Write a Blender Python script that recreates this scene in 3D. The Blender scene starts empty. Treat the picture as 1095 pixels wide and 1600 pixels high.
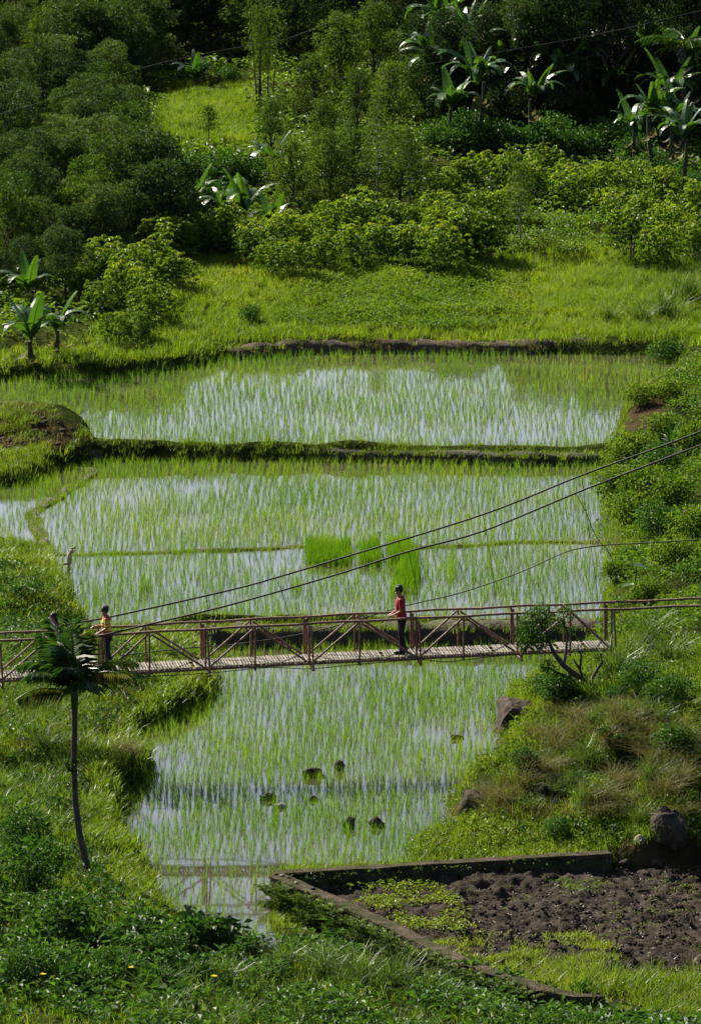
import bpy, bmesh, math, random
import numpy as np
from mathutils import Vector, Matrix

# ------------------------------------------------------------------ camera, sky, sun
S = bpy.context.scene
C = S.collection
R = math.radians
PX, CXP, CYP, TILT, CAMH = 8820.0, 547.5, 800.0, R(10.2), 30.4
cam = bpy.data.cameras.new('camera'); camo = bpy.data.objects.new('camera', cam); C.objects.link(camo)
camo.location = (0, 0, CAMH); camo.rotation_euler = (R(90) - TILT, 0, 0)
cam.sensor_fit = 'VERTICAL'; cam.sensor_height = 36.0; cam.lens = 36.0 * PX / 1600.0
cam.clip_start = 1.0; cam.clip_end = 6000
S.camera = camo
SUN_EL, SUN_AZ = R(38), R(-40)           # azimuth measured from +Y (view direction), negative = left
W = bpy.data.worlds.new('World'); S.world = W; W.use_nodes = True
wn = W.node_tree.nodes; wl = W.node_tree.links
sky = wn.new('ShaderNodeTexSky'); sky.sky_type = 'NISHITA'; sky.sun_disc = False
sky.sun_elevation = SUN_EL; sky.sun_rotation = SUN_AZ; sky.altitude = 900; sky.dust_density = 4.0; sky.air_density = .85
bg = wn['Background']; bg.inputs['Strength'].default_value = 0.066
wl.new(sky.outputs[0], bg.inputs['Color'])
sl = bpy.data.lights.new('sun', 'SUN'); so = bpy.data.objects.new('sun', sl); C.objects.link(so)
sl.energy = 5.0; sl.angle = R(0.5); sl.color = (1.0, 0.93, 0.79)
sd = Vector((math.sin(SUN_AZ) * math.cos(SUN_EL), math.cos(SUN_AZ) * math.cos(SUN_EL), math.sin(SUN_EL)))
so.rotation_euler = sd.to_track_quat('Z', 'Y').to_euler(); so.location = (-40, 60, 120)
S.view_settings.view_transform = 'Standard'; S.view_settings.look = 'None'
S.view_settings.exposure = 1.45; S.view_settings.gamma = 1.0; S.view_settings.use_curve_mapping = False
try:
    S.cycles.max_bounces = 8; S.cycles.diffuse_bounces = 3; S.cycles.glossy_bounces = 3; S.cycles.transmission_bounces = 4
    S.cycles.use_denoising = True
    S.cycles.sample_clamp_indirect = 6
except Exception: pass

rng = np.random.default_rng(7)
rnd = random.Random(11)

# ------------------------------------------------------------------ projection helpers (photo pixel <-> place)
ST, CT = math.sin(TILT), math.cos(TILT)
def ray(px, py):
    u = (px - CXP) / PX; v = (CYP - py) / PX
    return np.array([u, CT + v * ST, -ST + v * CT])
def at_z(px, py, z):
    d = ray(px, py); t = (z - CAMH) / d[2]
    return np.array([d[0] * t, d[1] * t, z])
def at_y(px, py, y):
    d = ray(px, py); t = y / d[1]
    return np.array([d[0] * t, y, CAMH + d[2] * t])
def project(P):
    P = np.asarray(P, float); x = P[..., 0]; y = P[..., 1]; z = P[..., 2] - CAMH
    f = y * CT - z * ST; up = y * ST + z * CT
    return CXP + PX * x / f, CYP - PX * up / f
def smooth(t):
    t = np.clip(t, 0, 1); return t * t * (3 - 2 * t)

# ------------------------------------------------------------------ value noise
_perm = np.random.default_rng(3).random((256, 256))
def vnoise(x, y):
    x = np.asarray(x, float); y = np.asarray(y, float)
    xi = np.floor(x).astype(int); yi = np.floor(y).astype(int); fx = x - xi; fy = y - yi
    fx = fx * fx * (3 - 2 * fx); fy = fy * fy * (3 - 2 * fy)
    g = lambda a, b: _perm[a & 255, b & 255]
    return (g(xi, yi) * (1 - fx) + g(xi + 1, yi) * fx) * (1 - fy) + (g(xi, yi + 1) * (1 - fx) + g(xi + 1, yi + 1) * fx) * fy
def fbm(x, y, o=3):
    s = 0; a = 1; t = 0
    for i in range(o):
        s = s + a * vnoise(x * 2 ** i + 17 * i, y * 2 ** i - 9 * i); t += a; a *= .5
    return s / t

# ------------------------------------------------------------------ polygons
def in_poly(x, y, P):
    x = np.asarray(x, float); y = np.asarray(y, float); r = np.zeros(x.shape, bool)
    n = len(P)
    for i in range(n):
        x0, y0 = P[i]; x1, y1 = P[(i + 1) % n]
        c = ((y0 > y) != (y1 > y))
        with np.errstate(divide='ignore', invalid='ignore'):
            r ^= c & (x < (x1 - x0) * (y - y0) / (y1 - y0 + 1e-12) + x0)
    return r
def seg_dist(x, y, P, closed=True):
    d = np.full(np.shape(x), 1e9)
    n = len(P)
    for i in range(n if closed else n - 1):
        x0, y0 = P[i]; x1, y1 = P[(i + 1) % n]
        dx, dy = x1 - x0, y1 - y0; L = dx * dx + dy * dy + 1e-12
        t = np.clip(((x - x0) * dx + (y - y0) * dy) / L, 0, 1)
        d = np.minimum(d, np.hypot(x - x0 - t * dx, y - y0 - t * dy))
    return d
def sdist(x, y, P):
    d = seg_dist(x, y, P); return np.where(in_poly(x, y, P), -d, d)
def refine(pts, step=.5, wob=.1, closed=True):
    out = []; n = len(pts)
    for i in range(n if closed else n - 1):
        a = np.array(pts[i][:2]); b = np.array(pts[(i + 1) % n][:2]); L = np.linalg.norm(b - a); k = max(1, int(L / step))
        for j in range(k):
            p = a + (b - a) * j / k
            q = np.array([vnoise(p[0] * 1.3, p[1] * 1.3) - .5, vnoise(p[0] * 1.3 + 50, p[1] * 1.3) - .5]) * 2 * wob
            out.append(tuple(p + q))
    if not closed: out.append(tuple(pts[-1][:2]))
    return out
PA_px = [(300,1003),(328,1035),(338,1062),(336,1085),(312,1108),(262,1127),(214,1150),(206,1166),(238,1193),(240,1212),(205,1235),
         (188,1248),(185,1290),(200,1332),(236,1350),(246,1400),(262,1425),(330,1458),(400,1484),(450,1492),(422,1450),(424,1406),(480,1383),(620,1372),
         (650,1330),(705,1300),(698,1265),(730,1235),(775,1210),(790,1160),(772,1130),(800,1085),(830,1060),(870,1045),(930,1012),(945,1003)]
PB_px = [(-160,780),(-60,770),(45,757),(100,733),(150,720),(300,720),(945,724),(945,790),(985,845),(960,880),(945,930),(940,974),(300,974),(240,980),
         (150,985),(118,960),(98,920),(75,872),(40,864),(-60,850),(-160,850)]
PD_px = [(-160,605),(-60,600),(40,592),(130,590),(230,584),(310,573),(355,556),(560,552),(800,553),(1048,556),(1058,582),(1005,612),(972,645),(958,690),
         (950,702),(150,702),(150,690),(112,668),(60,655),(-60,655),(-160,655)]
ZA, ZB, ZD = 0.0, 0.35, 0.6
PA = refine([at_z(a, b, ZA) for a, b in PA_px]); PB = refine([at_z(a, b, ZB) for a, b in PB_px]); PD = refine([at_z(a, b, ZD) for a, b in PD_px])
wall_back = [at_z(433, 1363, .6), at_z(600, 1352, .6), at_z(780, 1341, .6), at_z(952, 1331, .6)]
wall_front = [at_z(433, 1366, .6), at_z(520, 1403, .6), at_z(620, 1449, .6), at_z(700, 1489, .6), at_z(765, 1516, .6), at_z(850, 1537, .6), at_z(1010, 1566, .6), at_z(1130, 1582, .6)]
PP = [tuple(p[:2]) for p in (wall_back + [at_z(1010, 1340, .5), at_z(1150, 1342, .5), at_z(1180, 1580, .3)] + wall_front[::-1])]

# ------------------------------------------------------------------ ground height
def ground(x, y):
    x = np.asarray(x, float); y = np.asarray(y, float)
    lvl = .35 * smooth((y - 148.8) / 1.4) + .25 * smooth((y - 175.9) / 1.2)
    s = np.full(x.shape, 50.0)
    near = (y > 95) & (y < 225) & (np.abs(x) < 45)
    if near.any():
        xs, ys = x[near], y[near]
        s[near] = np.minimum(np.minimum(sdist(xs, ys, PA), sdist(xs, ys, PB)), sdist(xs, ys, PD))
    far = smooth((y - 196.5) / 3.0)
    front = smooth((122 - y) / 8); sup = .05 + .95 * smooth((y - 122.4) / 9)
    right = smooth((x - 0.5) / 2.5)
    kr = .62 + .2 * smooth((y - 122) / 10) * (1 - smooth((y - 139) / 6)) - .30 * smooth((y - 150) / 6)
    k = (right * kr * sup + (1 - right) * .11) * (1 - far)
    sp = np.maximum(s - .25, 0)
    cap = 3.0 * right + 2.2 * (1 - right)
    bank = (.28 + .14 * (1 - right)) * smooth(s / .34) + cap * (1 - np.exp(-k * sp / cap))
    bank = bank * (1 - front * .55 * (1 - right))
    hill = .12 * far + far * (.037 * np.maximum(y - 198, 0) + .0016 * np.maximum(np.abs(x) - 8, 0) ** 1.6 + .06 * np.maximum(y - 300, 0) ** 1.05)
    camhill = .25 * np.maximum(102 - y, 0)
    camhill = np.minimum(camhill, 27.2)
    z = lvl + np.where(s > 0, bank, 0) + hill + camhill
    amp = smooth(s / 1.0) * .28
    z = z + amp * (fbm(x * .55 + 5, y * .4) - .5) * 1.3 + smooth((y - 205) / 20) * (fbm(x * .12, y * .12 + 4, 3) - .5) * 1.6
    z = np.where(s < 0, lvl * 0 + np.where(y > 176.4, ZD, np.where(y > 149.6, ZB, ZA)) - .03 - .1 * smooth(-s / .3), z)
    # mounds: px, py, z guess, height, rx, ry
    for (mx, my, h, rx, ry) in MOUNDS:
        z = z + np.where(s > 0, smooth(s / .5), 0) * h * np.exp(-((x - mx) / rx) ** 2 - ((y - my) / ry) ** 2)
    # planting bed behind the walls
    pn = (y > 100) & (y < 130) & (x > -4) & (x < 14)
    if pn.any():
        d = sdist(x[pn], y[pn], PP)
        zz = z[pn]; zz = np.where(d < 0, .02, np.where(d < .25, np.minimum(zz, .3), zz)); z[pn] = zz
    # foot of the front wall
    fn = (y > 100) & (y < 124) & (x > -3.5) & (x < 10)
    if fn.any():
        xs, ys = x[fn], y[fn]; d = seg_dist(xs, ys, [tuple(p[:2]) for p in wall_front], False)
        ins = in_poly(xs, ys, PP)
        z[fn] = np.where(ins, z[fn], np.minimum(z[fn], -.15 + .32 * np.maximum(d - .3, 0)))
    return z
MOUNDS = []
def _m(px, py, zg, h, rx, ry):
    p = at_z(px, py, zg); MOUNDS.append((p[0], p[1], h, rx, ry))
_m(60, 672, .9, .5, 2.2, 3.5); _m(930, 1120, 1.4, .5, 1.2, 3.0); _m(1010, 640, 1.2, .6, 1.3, 6); _m(740, 1250, .3, .3, .6, 1.6)
_m(1040, 1240, 1.6, .6, 1.0, 3); _m(960, 1190, 1.4, .6, .55, 1.3); _m(1000, 1120, 1.8, .45, .5, 1.2); _m(930, 1262, 1.0, .4, .5, 1.2); _m(880, 1150, 1.2, .65, .6, 1.2); _m(820, 1245, .8, .5, .5, 1.3); _m(870, 1110, 1.2, .4, .6, 1.3); _m(150, 1200, .6, .25, .9, 2.0); _m(290, 1085, .4, .12, .9, 2.0); _m(215, 1195, .4, .12, .7, 1.6); _m(190, 1275, .4, .2, .5, 2.0); _m(60, 930, .6, .35, .9, 4)
def gz(x, y): return float(ground(np.array([x]), np.array([y]))[0])
def on_ground(px, py, lo=100., hi=340.):
    d = ray(px, py)
    ys = np.arange(lo, hi, .25); t = ys / d[1]
    g = ground(d[0] * t, ys); zr = CAMH + d[2] * t
    i = np.argmax(zr <= g)
    if zr[i] > g[i]: i = len(ys) - 1
    return np.array([d[0] * t[i], ys[i], g[i]])

# ------------------------------------------------------------------ mesh building
class MB:
    def __init__(s): s.v = []; s.f = []; s.m = []; s.a = []; s.n = 0; s.sm = []
    def add(s, v, f, mat=0, var=0.5, sm=False):
        v = np.asarray(v, float).reshape(-1, 3); f = np.asarray(f, int)
        if len(v) == 0 or len(f) == 0: return s
        s.v.append(v); s.f.append(f + s.n); s.n += len(v)
        s.m.append(np.full(len(f), mat)); s.sm.append(np.full(len(f), sm))
        s.a.append(np.broadcast_to(np.asarray(var, float), (len(v),)))
        return s
    def arrays(s): return s.v, s.f, s.m, s.a
    def mesh(s, name, mats):
        me = bpy.data.meshes.new(name)
        V = np.concatenate(s.v); me.vertices.add(len(V)); me.vertices.foreach_set('co', V.astype(np.float32).ravel())
        lt = np.concatenate([np.full(len(f), f.shape[1]) for f in s.f]); lv = np.concatenate([f.ravel() for f in s.f])
        me.loops.add(len(lv)); me.loops.foreach_set('vertex_index', lv.astype(np.int32))
        me.polygons.add(len(lt)); ls = np.concatenate([[0], np.cumsum(lt)[:-1]])
        me.polygons.foreach_set('loop_start', ls.astype(np.int32))
        me.polygons.foreach_set('material_index', np.concatenate(s.m).astype(np.int32))
        me.polygons.foreach_set('use_smooth', np.concatenate(s.sm))
        at = me.attributes.new('var', 'FLOAT', 'POINT'); at.data.foreach_set('value', np.concatenate(s.a).astype(np.float32))
        for m in (mats if isinstance(mats, (list, tuple)) else [mats]): me.materials.append(m)
        me.update(calc_edges=True)
        return me
def tag(o, label=None, cat=None, group=None, kind=None):
    if label: o['label'] = label
    if cat: o['category'] = cat
    if group: o['group'] = group
    if kind: o['kind'] = kind
    return o
def obj(name, me, parent=None, loc=(0, 0, 0), rz=0., sc=1.):
    o = bpy.data.objects.new(name, me); C.objects.link(o); o.location = loc
    o.rotation_euler = (0, 0, rz); o.scale = (sc, sc, sc) if np.isscalar(sc) else sc
    if parent: o.parent = parent
    return o
def empty(name, loc, label, cat, group=None, rz=0., sc=1.):
    o = obj(name, None, None, loc, rz, sc); o.empty_display_size = .2; return tag(o, label, cat, group)
def copy_tree(src, loc, rz, sc, label=None, group=None):
    kids = {}
    for o in (src, *src.children_recursive):
        c = o.copy(); C.objects.link(c); kids[o] = c
        if o is not src: c.parent = kids[o.parent]
    c = kids[src]; c.location = loc; c.rotation_euler = (0, 0, rz); c.scale = (sc, sc, sc)
    if label: c['label'] = label
    if group: c['group'] = group
    return c
def unit(v): return v / (np.linalg.norm(v, axis=-1, keepdims=True) + 1e-9)

def tube(mb, pts, rad, seg=6, mat=0, var=.5, cap=True):
    pts = np.asarray(pts, float); n = len(pts); rad = np.broadcast_to(np.asarray(rad, float), (n,))
    t = np.gradient(pts, axis=0); t = unit(t)
    up = np.array([0, 0, 1.]) if abs(t[0][2]) < .9 else np.array([1., 0, 0])
    a = unit(np.cross(t, up)); b = np.cross(t, a)
    ang = np.arange(seg) * 2 * math.pi / seg
    V = pts[:, None] + rad[:, None, None] * (np.cos(ang)[None, :, None] * a[:, None] + np.sin(ang)[None, :, None] * b[:, None])
    i = np.arange(n - 1)[:, None] * seg; j = np.arange(seg)[None]; k = (j + 1) % seg
    F = np.stack([i + j, i + k, i + seg + k, i + seg + j], -1).reshape(-1, 4)
    mb.add(V.reshape(-1, 3), F, mat, var, True)
    if cap:
        for e, p in ((0, pts[0]), (n - 1, pts[-1])):
            v = np.concatenate([V[e], p[None]]); q = np.arange(seg)
            mb.add(v, np.stack([q, (q + 1) % seg, np.full(seg, seg)], -1), mat, var)
    return mb
def box(mb, c, d, mat=0, M=None, var=.5):
    v = np.array([[x, y, z] for x in (-.5, .5) for y in (-.5, .5) for z in (-.5, .5)]) * np.array(d)
    if M is not None: v = v @ np.array(M).T
    mb.add(v + np.array(c), [[0, 1, 3, 2], [4, 6, 7, 5], [0, 4, 5, 1], [2, 3, 7, 6], [0, 2, 6, 4], [1, 5, 7, 3]], mat, var)
    return mb
def leafcards(mb, pos, d, up, L, Wd, mat=0, var=.5, fold=.25, droop=.15):
    """pos,d,up: (N,3); one folded two-triangle leaf each"""
    N = len(pos); d = unit(d); side = unit(np.cross(d, up)); nr = unit(np.cross(side, d))
    L = np.broadcast_to(L, (N,))[:, None]; Wd = np.broadcast_to(Wd, (N,))[:, None]
    m = pos + d * L * .45
    V = np.stack([pos, m + side * Wd * .5 + nr * Wd * fold, pos + d * L - nr * L * droop, m - side * Wd * .5 + nr * Wd * fold], 1)
    b = np.arange(N)[:, None] * 4
    F = np.concatenate([b + np.array([[0, 1, 2]]), b + np.array([[0, 2, 3]])])
    mb.add(V.reshape(-1, 3), F, mat, np.repeat(np.broadcast_to(var, (N,)), 4))
    return mb
def blades(mb, base, az, H, lean, Wd, segs=2, mat=0, var=.5, curve=1.8):
    """grass blades: base (N,3), azimuth, height, lean (horizontal reach as fraction of H), width"""
    N = len(base); az = np.asarray(az); dx = np.cos(az); dy = np.sin(az)
    H = np.broadcast_to(H, (N,)); lean = np.broadcast_to(lean, (N,)); Wd = np.broadcast_to(Wd, (N,))
    tw = rng.uniform(0, math.pi, N)
    sx, sy = np.cos(tw), np.sin(tw)
    rows = []
    for i in range(segs + 1):
        t = i / segs
        off = H * lean * t ** curve; h = H * (t - .30 * np.minimum(lean, 1.2) * t ** 2.6)
        c = base + np.stack([dx * off, dy * off, h], -1)
        if i < segs:
            w = Wd * (1 - .55 * t)
            rows += [c + np.stack([sx * w, sy * w, 0 * w], -1) * .5, c - np.stack([sx * w, sy * w, 0 * w], -1) * .5]
        else: rows.append(c)
    k = 2 * segs + 1
    V = np.stack(rows, 1).reshape(-1, 3); b = np.arange(N)[:, None] * k
    F = [b + np.array([[2 * i, 2 * i + 1, 2 * i + 3]]) for i in range(segs - 1)] + [b + np.array([[2 * i, 2 * i + 3, 2 * i + 2]]) for i in range(segs - 1)]
    F.append(b + np.array([[2 * segs - 2, 2 * segs - 1, 2 * segs]]))
    mb.add(V, np.concatenate(F), mat, np.repeat(np.broadcast_to(var, (N,)), k))
    return mb
def scatter(name, protos, pts, scl, kind, mats, var=None, tilt=.0, label=None, parent=None):
    """joins transformed copies of small proto MBs into one mesh of kind stuff"""
    if len(pts) == 0: return None
    N = len(pts); out = MB(); pts = np.asarray(pts, float); pick = rng.integers(0, len(protos), N); rz = rng.uniform(0, 2 * math.pi, N)
    scl = np.broadcast_to(scl, (N,)); var = rng.random(N) if var is None else var
    for k, pr in enumerate(protos):
        s = np.nonzero(pick == k)[0]
        if len(s) == 0: continue
        c, sn = np.cos(rz[s]) * scl[s], np.sin(rz[s]) * scl[s]
        base = 0
        for v, f, m, a in zip(*pr.arrays()):
            X = c[:, None] * v[None, :, 0] - sn[:, None] * v[None, :, 1]; Y = sn[:, None] * v[None, :, 0] + c[:, None] * v[None, :, 1]
            Z = scl[s][:, None] * v[None, :, 2]
            V = np.stack([X, Y, Z], -1) + pts[s][:, None]
            fl = f - base
            F = (fl[None] + (np.arange(len(s)) * len(v))[:, None, None]).reshape(-1, f.shape[1])
            vv = np.clip(.55 * a[None] + .45 * var[s][:, None] + 0 * Z, 0, 1)
            out.add(V.reshape(-1, 3), F, int(m[0]), vv.ravel())
            base += len(v)
    o = obj(name, out.mesh(name, mats), parent); tag(o, label, None, None, kind)
    return o
def pts_in(poly, n, box_, jitter=None, clear=.05, onto=True):
    """random places on the ground whose photo pixel lies inside a pixel polygon; box_ = world x0,x1,y0,y1"""
    x = rng.uniform(box_[0], box_[1], n); y = rng.uniform(box_[2], box_[3], n); z = ground(x, y)
    P = np.stack([x, y, z], -1); px, py = project(P)
    ok = in_poly(px, py, poly) if poly is not None else np.ones(n, bool)
    s = np.minimum(np.minimum(sdist(x, y, PA), sdist(x, y, PB)), sdist(x, y, PD))
    ok &= s > clear
    return P[ok]

# ------------------------------------------------------------------ materials
def newmat(name):
    m = bpy.data.materials.new(name); m.use_nodes = True; nt = m.node_tree; b = nt.nodes['Principled BSDF']
    return m, nt, b
def ramp(nt, stops):
    r = nt.nodes.new('ShaderNodeValToRGB'); e = r.color_ramp.elements
    while len(e) < len(stops): e.new(.5)
    for i, (p, c) in enumerate(stops): e[i].position = p; e[i].color = (*c, 1)
    return r
def leafmat(name, c1, c2, c3=None, trans=.4, tcol=None, rough=.55, spec=.16, objvar=.0):
    m, nt, b = newmat(name); N = nt.nodes; Lk = nt.links
    a = N.new('ShaderNodeAttribute'); a.attribute_name = 'var'
    r = ramp(nt, [(0, c1), (.6, c2), (1, c3 or c2)]); Lk.new(a.outputs['Fac'], r.inputs[0])
    col = r.outputs[0]
    if objvar:
        oi = N.new('ShaderNodeObjectInfo'); mr = N.new('ShaderNodeMapRange'); mr.inputs[3].default_value = 1 - objvar; mr.inputs[4].default_value = 1 + objvar
        Lk.new(oi.outputs['Random'], mr.inputs[0]); hs = N.new('ShaderNodeHueSaturation'); Lk.new(mr.outputs[0], hs.inputs['Value'])
        mr2 = N.new('ShaderNodeMapRange'); mr2.inputs[3].default_value = .5 + objvar * .06; mr2.inputs[4].default_value = .5 - objvar * .06
        Lk.new(oi.outputs['Random'], mr2.inputs[0]); Lk.new(mr2.outputs[0], hs.inputs['Hue'])
        Lk.new(col, hs.inputs['Color']); col = hs.outputs[0]
    Lk.new(col, b.inputs['Base Color']); b.inputs['Roughness'].default_value = rough; b.inputs['Specular IOR Level'].default_value = spec
    t = N.new('ShaderNodeBsdfTranslucent'); g = N.new('ShaderNodeMix'); g.data_type = 'RGBA'; g.blend_type = 'MULTIPLY'; g.inputs[0].default_value = 1
    Lk.new(col, g.inputs[6]); g.inputs[7].default_value = (*(tcol or (1.5, 1.55, .56)), 1); Lk.new(g.outputs[2], t.inputs['Color'])
    mx = N.new('ShaderNodeMixShader'); mx.inputs[0].default_value = trans
    Lk.new(b.outputs[0], mx.inputs[1]); Lk.new(t.outputs[0], mx.inputs[2]); Lk.new(mx.outputs[0], N['Material Output'].inputs['Surface'])
    return m
def solid(name, stops, scale=4., rough=.85, bump=.3, bscale=None, spec=.3, detail=6, objvar=0., metallic=0.):
    m, nt, b = newmat(name); N = nt.nodes; Lk = nt.links
    tc = N.new('ShaderNodeTexCoord'); nz = N.new('ShaderNodeTexNoise'); nz.inputs['Scale'].default_value = scale; nz.inputs['Detail'].default_value = detail
    nz.inputs['Roughness'].default_value = .65
    Lk.new(tc.outputs['Object'], nz.inputs['Vector']); r = ramp(nt, stops); Lk.new(nz.outputs['Fac'], r.inputs[0]); col = r.outputs[0]
    if objvar:
        oi = N.new('ShaderNodeObjectInfo'); mr = N.new('ShaderNodeMapRange'); mr.inputs[3].default_value = 1 - objvar; mr.inputs[4].default_value = 1 + objvar
        Lk.new(oi.outputs['Random'], mr.inputs[0]); hs = N.new('ShaderNodeHueSaturation'); Lk.new(mr.outputs[0], hs.inputs['Value']); Lk.new(col, hs.inputs['Color']); col = hs.outputs[0]
    Lk.new(col, b.inputs['Base Color']); b.inputs['Roughness'].default_value = rough; b.inputs['Specular IOR Level'].default_value = spec; b.inputs['Metallic'].default_value = metallic
    if bump:
        n2 = N.new('ShaderNodeTexNoise'); n2.inputs['Scale'].default_value = bscale or scale * 3; n2.inputs['Detail'].default_value = 6
        Lk.new(tc.outputs['Object'], n2.inputs['Vector']); bp = N.new('ShaderNodeBump'); bp.inputs['Strength'].default_value = bump; bp.inputs['Distance'].default_value = .05
        Lk.new(n2.outputs['Fac'], bp.inputs['Height']); Lk.new(bp.outputs[0], b.inputs['Normal'])
    return m
M = {}
M['rice'] = leafmat('rice_leaf', (.050, .12, .010), (.085, .16, .012), (.18, .20, .025), trans=.5, rough=.45)
M['nursery'] = leafmat('nursery_rice_leaf', (.045, .12, .007), (.085, .18, .009), (.17, .235, .014), trans=.36, rough=.45)
M['grass'] = leafmat('grass_leaf', (.046, .090, .008), (.096, .148, .012), (.18, .185, .03), trans=.45, rough=.4)
M['meadow'] = leafmat('meadow_grass_leaf', (.06, .115, .009), (.12, .18, .013), (.21, .22, .03), trans=.45)
M['drygrass'] = leafmat('dry_grass_leaf', (.065, .07, .018), (.115, .11, .03), (.19, .17, .065), trans=.35, rough=.6, tcol=(1.3, 1.2, .8))
M['longgrass'] = leafmat('long_grass_leaf', (.030, .065, .012), (.055, .10, .016), (.10, .14, .025), trans=.38, rough=.5, spec=.2)
M['herb'] = leafmat('herb_leaf', (.032, .070, .007), (.068, .120, .010), (.13, .17, .018), trans=.42, rough=.5)
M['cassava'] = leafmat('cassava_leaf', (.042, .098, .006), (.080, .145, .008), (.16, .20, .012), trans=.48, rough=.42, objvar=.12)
M['dark'] = leafmat('dark_tree_leaf', (.021, .044, .016), (.040, .072, .020), (.082, .122, .030), trans=.3, rough=.6, spec=.09, objvar=.38)  # leaf colour lifted and greyed in place of distance haze
M['shadewood'] = leafmat('shade_tinted_leaf', (.011, .027, .008), (.022, .046, .012), (.048, .080, .018), trans=.24, rough=.6, spec=.09, objvar=.3)  # darker copy of the tree leaf, the wood's shade put into its colour
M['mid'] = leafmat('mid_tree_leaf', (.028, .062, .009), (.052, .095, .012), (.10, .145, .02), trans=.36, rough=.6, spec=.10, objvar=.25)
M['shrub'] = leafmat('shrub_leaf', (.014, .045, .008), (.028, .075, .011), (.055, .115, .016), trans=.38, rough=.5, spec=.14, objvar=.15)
M['suntint_shrub'] = leafmat('sunlit_tint_shrub_leaf', (.035, .080, .007), (.070, .125, .010), (.14, .175, .016), trans=.42, spec=.12, objvar=.15)  # lighter, yellower copy of the shrub leaf, sunlit look put into the colour
M['swordgrass'] = leafmat('sword_grass_leaf', (.030, .065, .012), (.055, .10, .016), (.10, .14, .025), trans=.38, rough=.45, spec=.24)
M['banana'] = leafmat('banana_leaf', (.022, .06, .009), (.038, .09, .011), (.075, .15, .016), trans=.36, rough=.34, spec=.5, objvar=.1)
M['palm'] = leafmat('palm_leaf', (.018, .05, .008), (.03, .075, .01), (.20, .17, .02), trans=.35, rough=.3, spec=.6)
M['fern'] = leafmat('fern_leaf', (.06, .10, .02), (.09, .14, .03), (.14, .18, .05), trans=.4, rough=.5)
M['petal'] = leafmat('flower_petal', (.75, .58, .02), (.8, .66, .03), trans=.4, tcol=(1, 1, .5))
M['stemgreen'] = solid('banana_sheath', [(.3, (.02, .022, .01)), (.6, (.04, .05, .018)), (.8, (.08, .065, .035))], 6, .8, .3)
M['bark'] = solid('bark', [(.3, (.035, .026, .018)), (.7, (.10, .08, .06))], 8, .9, .6)
M['palebark'] = solid('pale_bark', [(.3, (.09, .075, .055)), (.7, (.2, .17, .13))], 9, .85, .5)
M['mud'] = solid('mud', [(.3, (.022, .018, .010)), (.55, (.042, .034, .018)), (.75, (.05, .06, .02))], 3, .9, .8, 14)
M['soil'] = solid('dark_soil', [(.3, (.014, .011, .008)), (.55, (.036, .028, .021)), (.8, (.085, .070, .055))], 5, .95, 1.0, 22, spec=.04)
M['straw'] = solid('cut_straw', [(.3, (.03, .018, .010)), (.55, (.07, .045, .025)), (.8, (.15, .105, .06))], 9, .95, .8, 30)
M['rock'] = solid('rock', [(.3, (.018, .014, .011)), (.55, (.05, .038, .028)), (.8, (.10, .08, .06))], 3.5, .9, 1.0, 9, spec=.08, objvar=.2)
M['palerock'] = solid('pale_rock', [(.3, (.16, .13, .10)), (.7, (.34, .30, .24))], 6, .8, .5, 16)
M['moss'] = solid('mossy_rock', [(.35, (.03, .045, .012)), (.55, (.055, .085, .015)), (.75, (.09, .075, .05))], 5, .9, .7, 18)
M['concrete'] = solid('weathered_concrete', [(.28, (.012, .012, .006)), (.42, (.030, .034, .012)), (.52, (.045, .034, .022)), (.66, (.075, .058, .04)), (.8, (.12, .10, .075))], 3.2, .95, 1.0, 14, spec=.05)
M['wallface'] = solid('mossy_wall_face', [(.3, (.02, .022, .012)), (.55, (.045, .045, .026)), (.75, (.09, .085, .06))], 3, .95, .9, 12)
M['rust'] = solid('rusty_pipe', [(.3, (.06, .025, .017)), (.46, (.125, .055, .034)), (.58, (.21, .10, .06)), (.72, (.36, .22, .14))], 11, .6, .3, 30, spec=.4)
M['cable'] = solid('steel_cable', [(.3, (.012, .011, .010)), (.7, (.035, .030, .026))], 12, .6, .2, 40)
M['slat'] = solid('worn_slat', [(.3, (.08, .065, .05)), (.55, (.17, .145, .12)), (.8, (.29, .255, .22))], 7, .6, .2, 30, objvar=.38)
M['skin'] = solid('skin', [(.3, (.20, .095, .055)), (.7, (.26, .13, .08))], 6, .5, 0)
M['hair'] = solid('black_hair', [(.3, (.008, .007, .006)), (.7, (.016, .013, .011))], 40, .45, .3, 90)
M['red'] = solid('red_cotton', [(.3, (.20, .007, .014)), (.7, (.32, .011, .024))], 8, .8, .3, 14)
M['black'] = solid('dark_cloth', [(.3, (.008, .008, .011)), (.7, (.02, .02, .026))], 8, .8, .3, 14)
M['shoe'] = solid('dark_shoe', [(.3, (.01, .009, .008)), (.7, (.03, .025, .02))], 10, .5, 0)
M['plum'] = solid('dull_plum_cloth', [(.3, (.035, .02, .022)), (.7, (.07, .04, .045))], 8, .85, .3, 14)
M['rag'] = solid('bleached_rag', [(.3, (.35, .25, .12)), (.7, (.55, .43, .26))], 8, .85, .4, 14)
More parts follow.
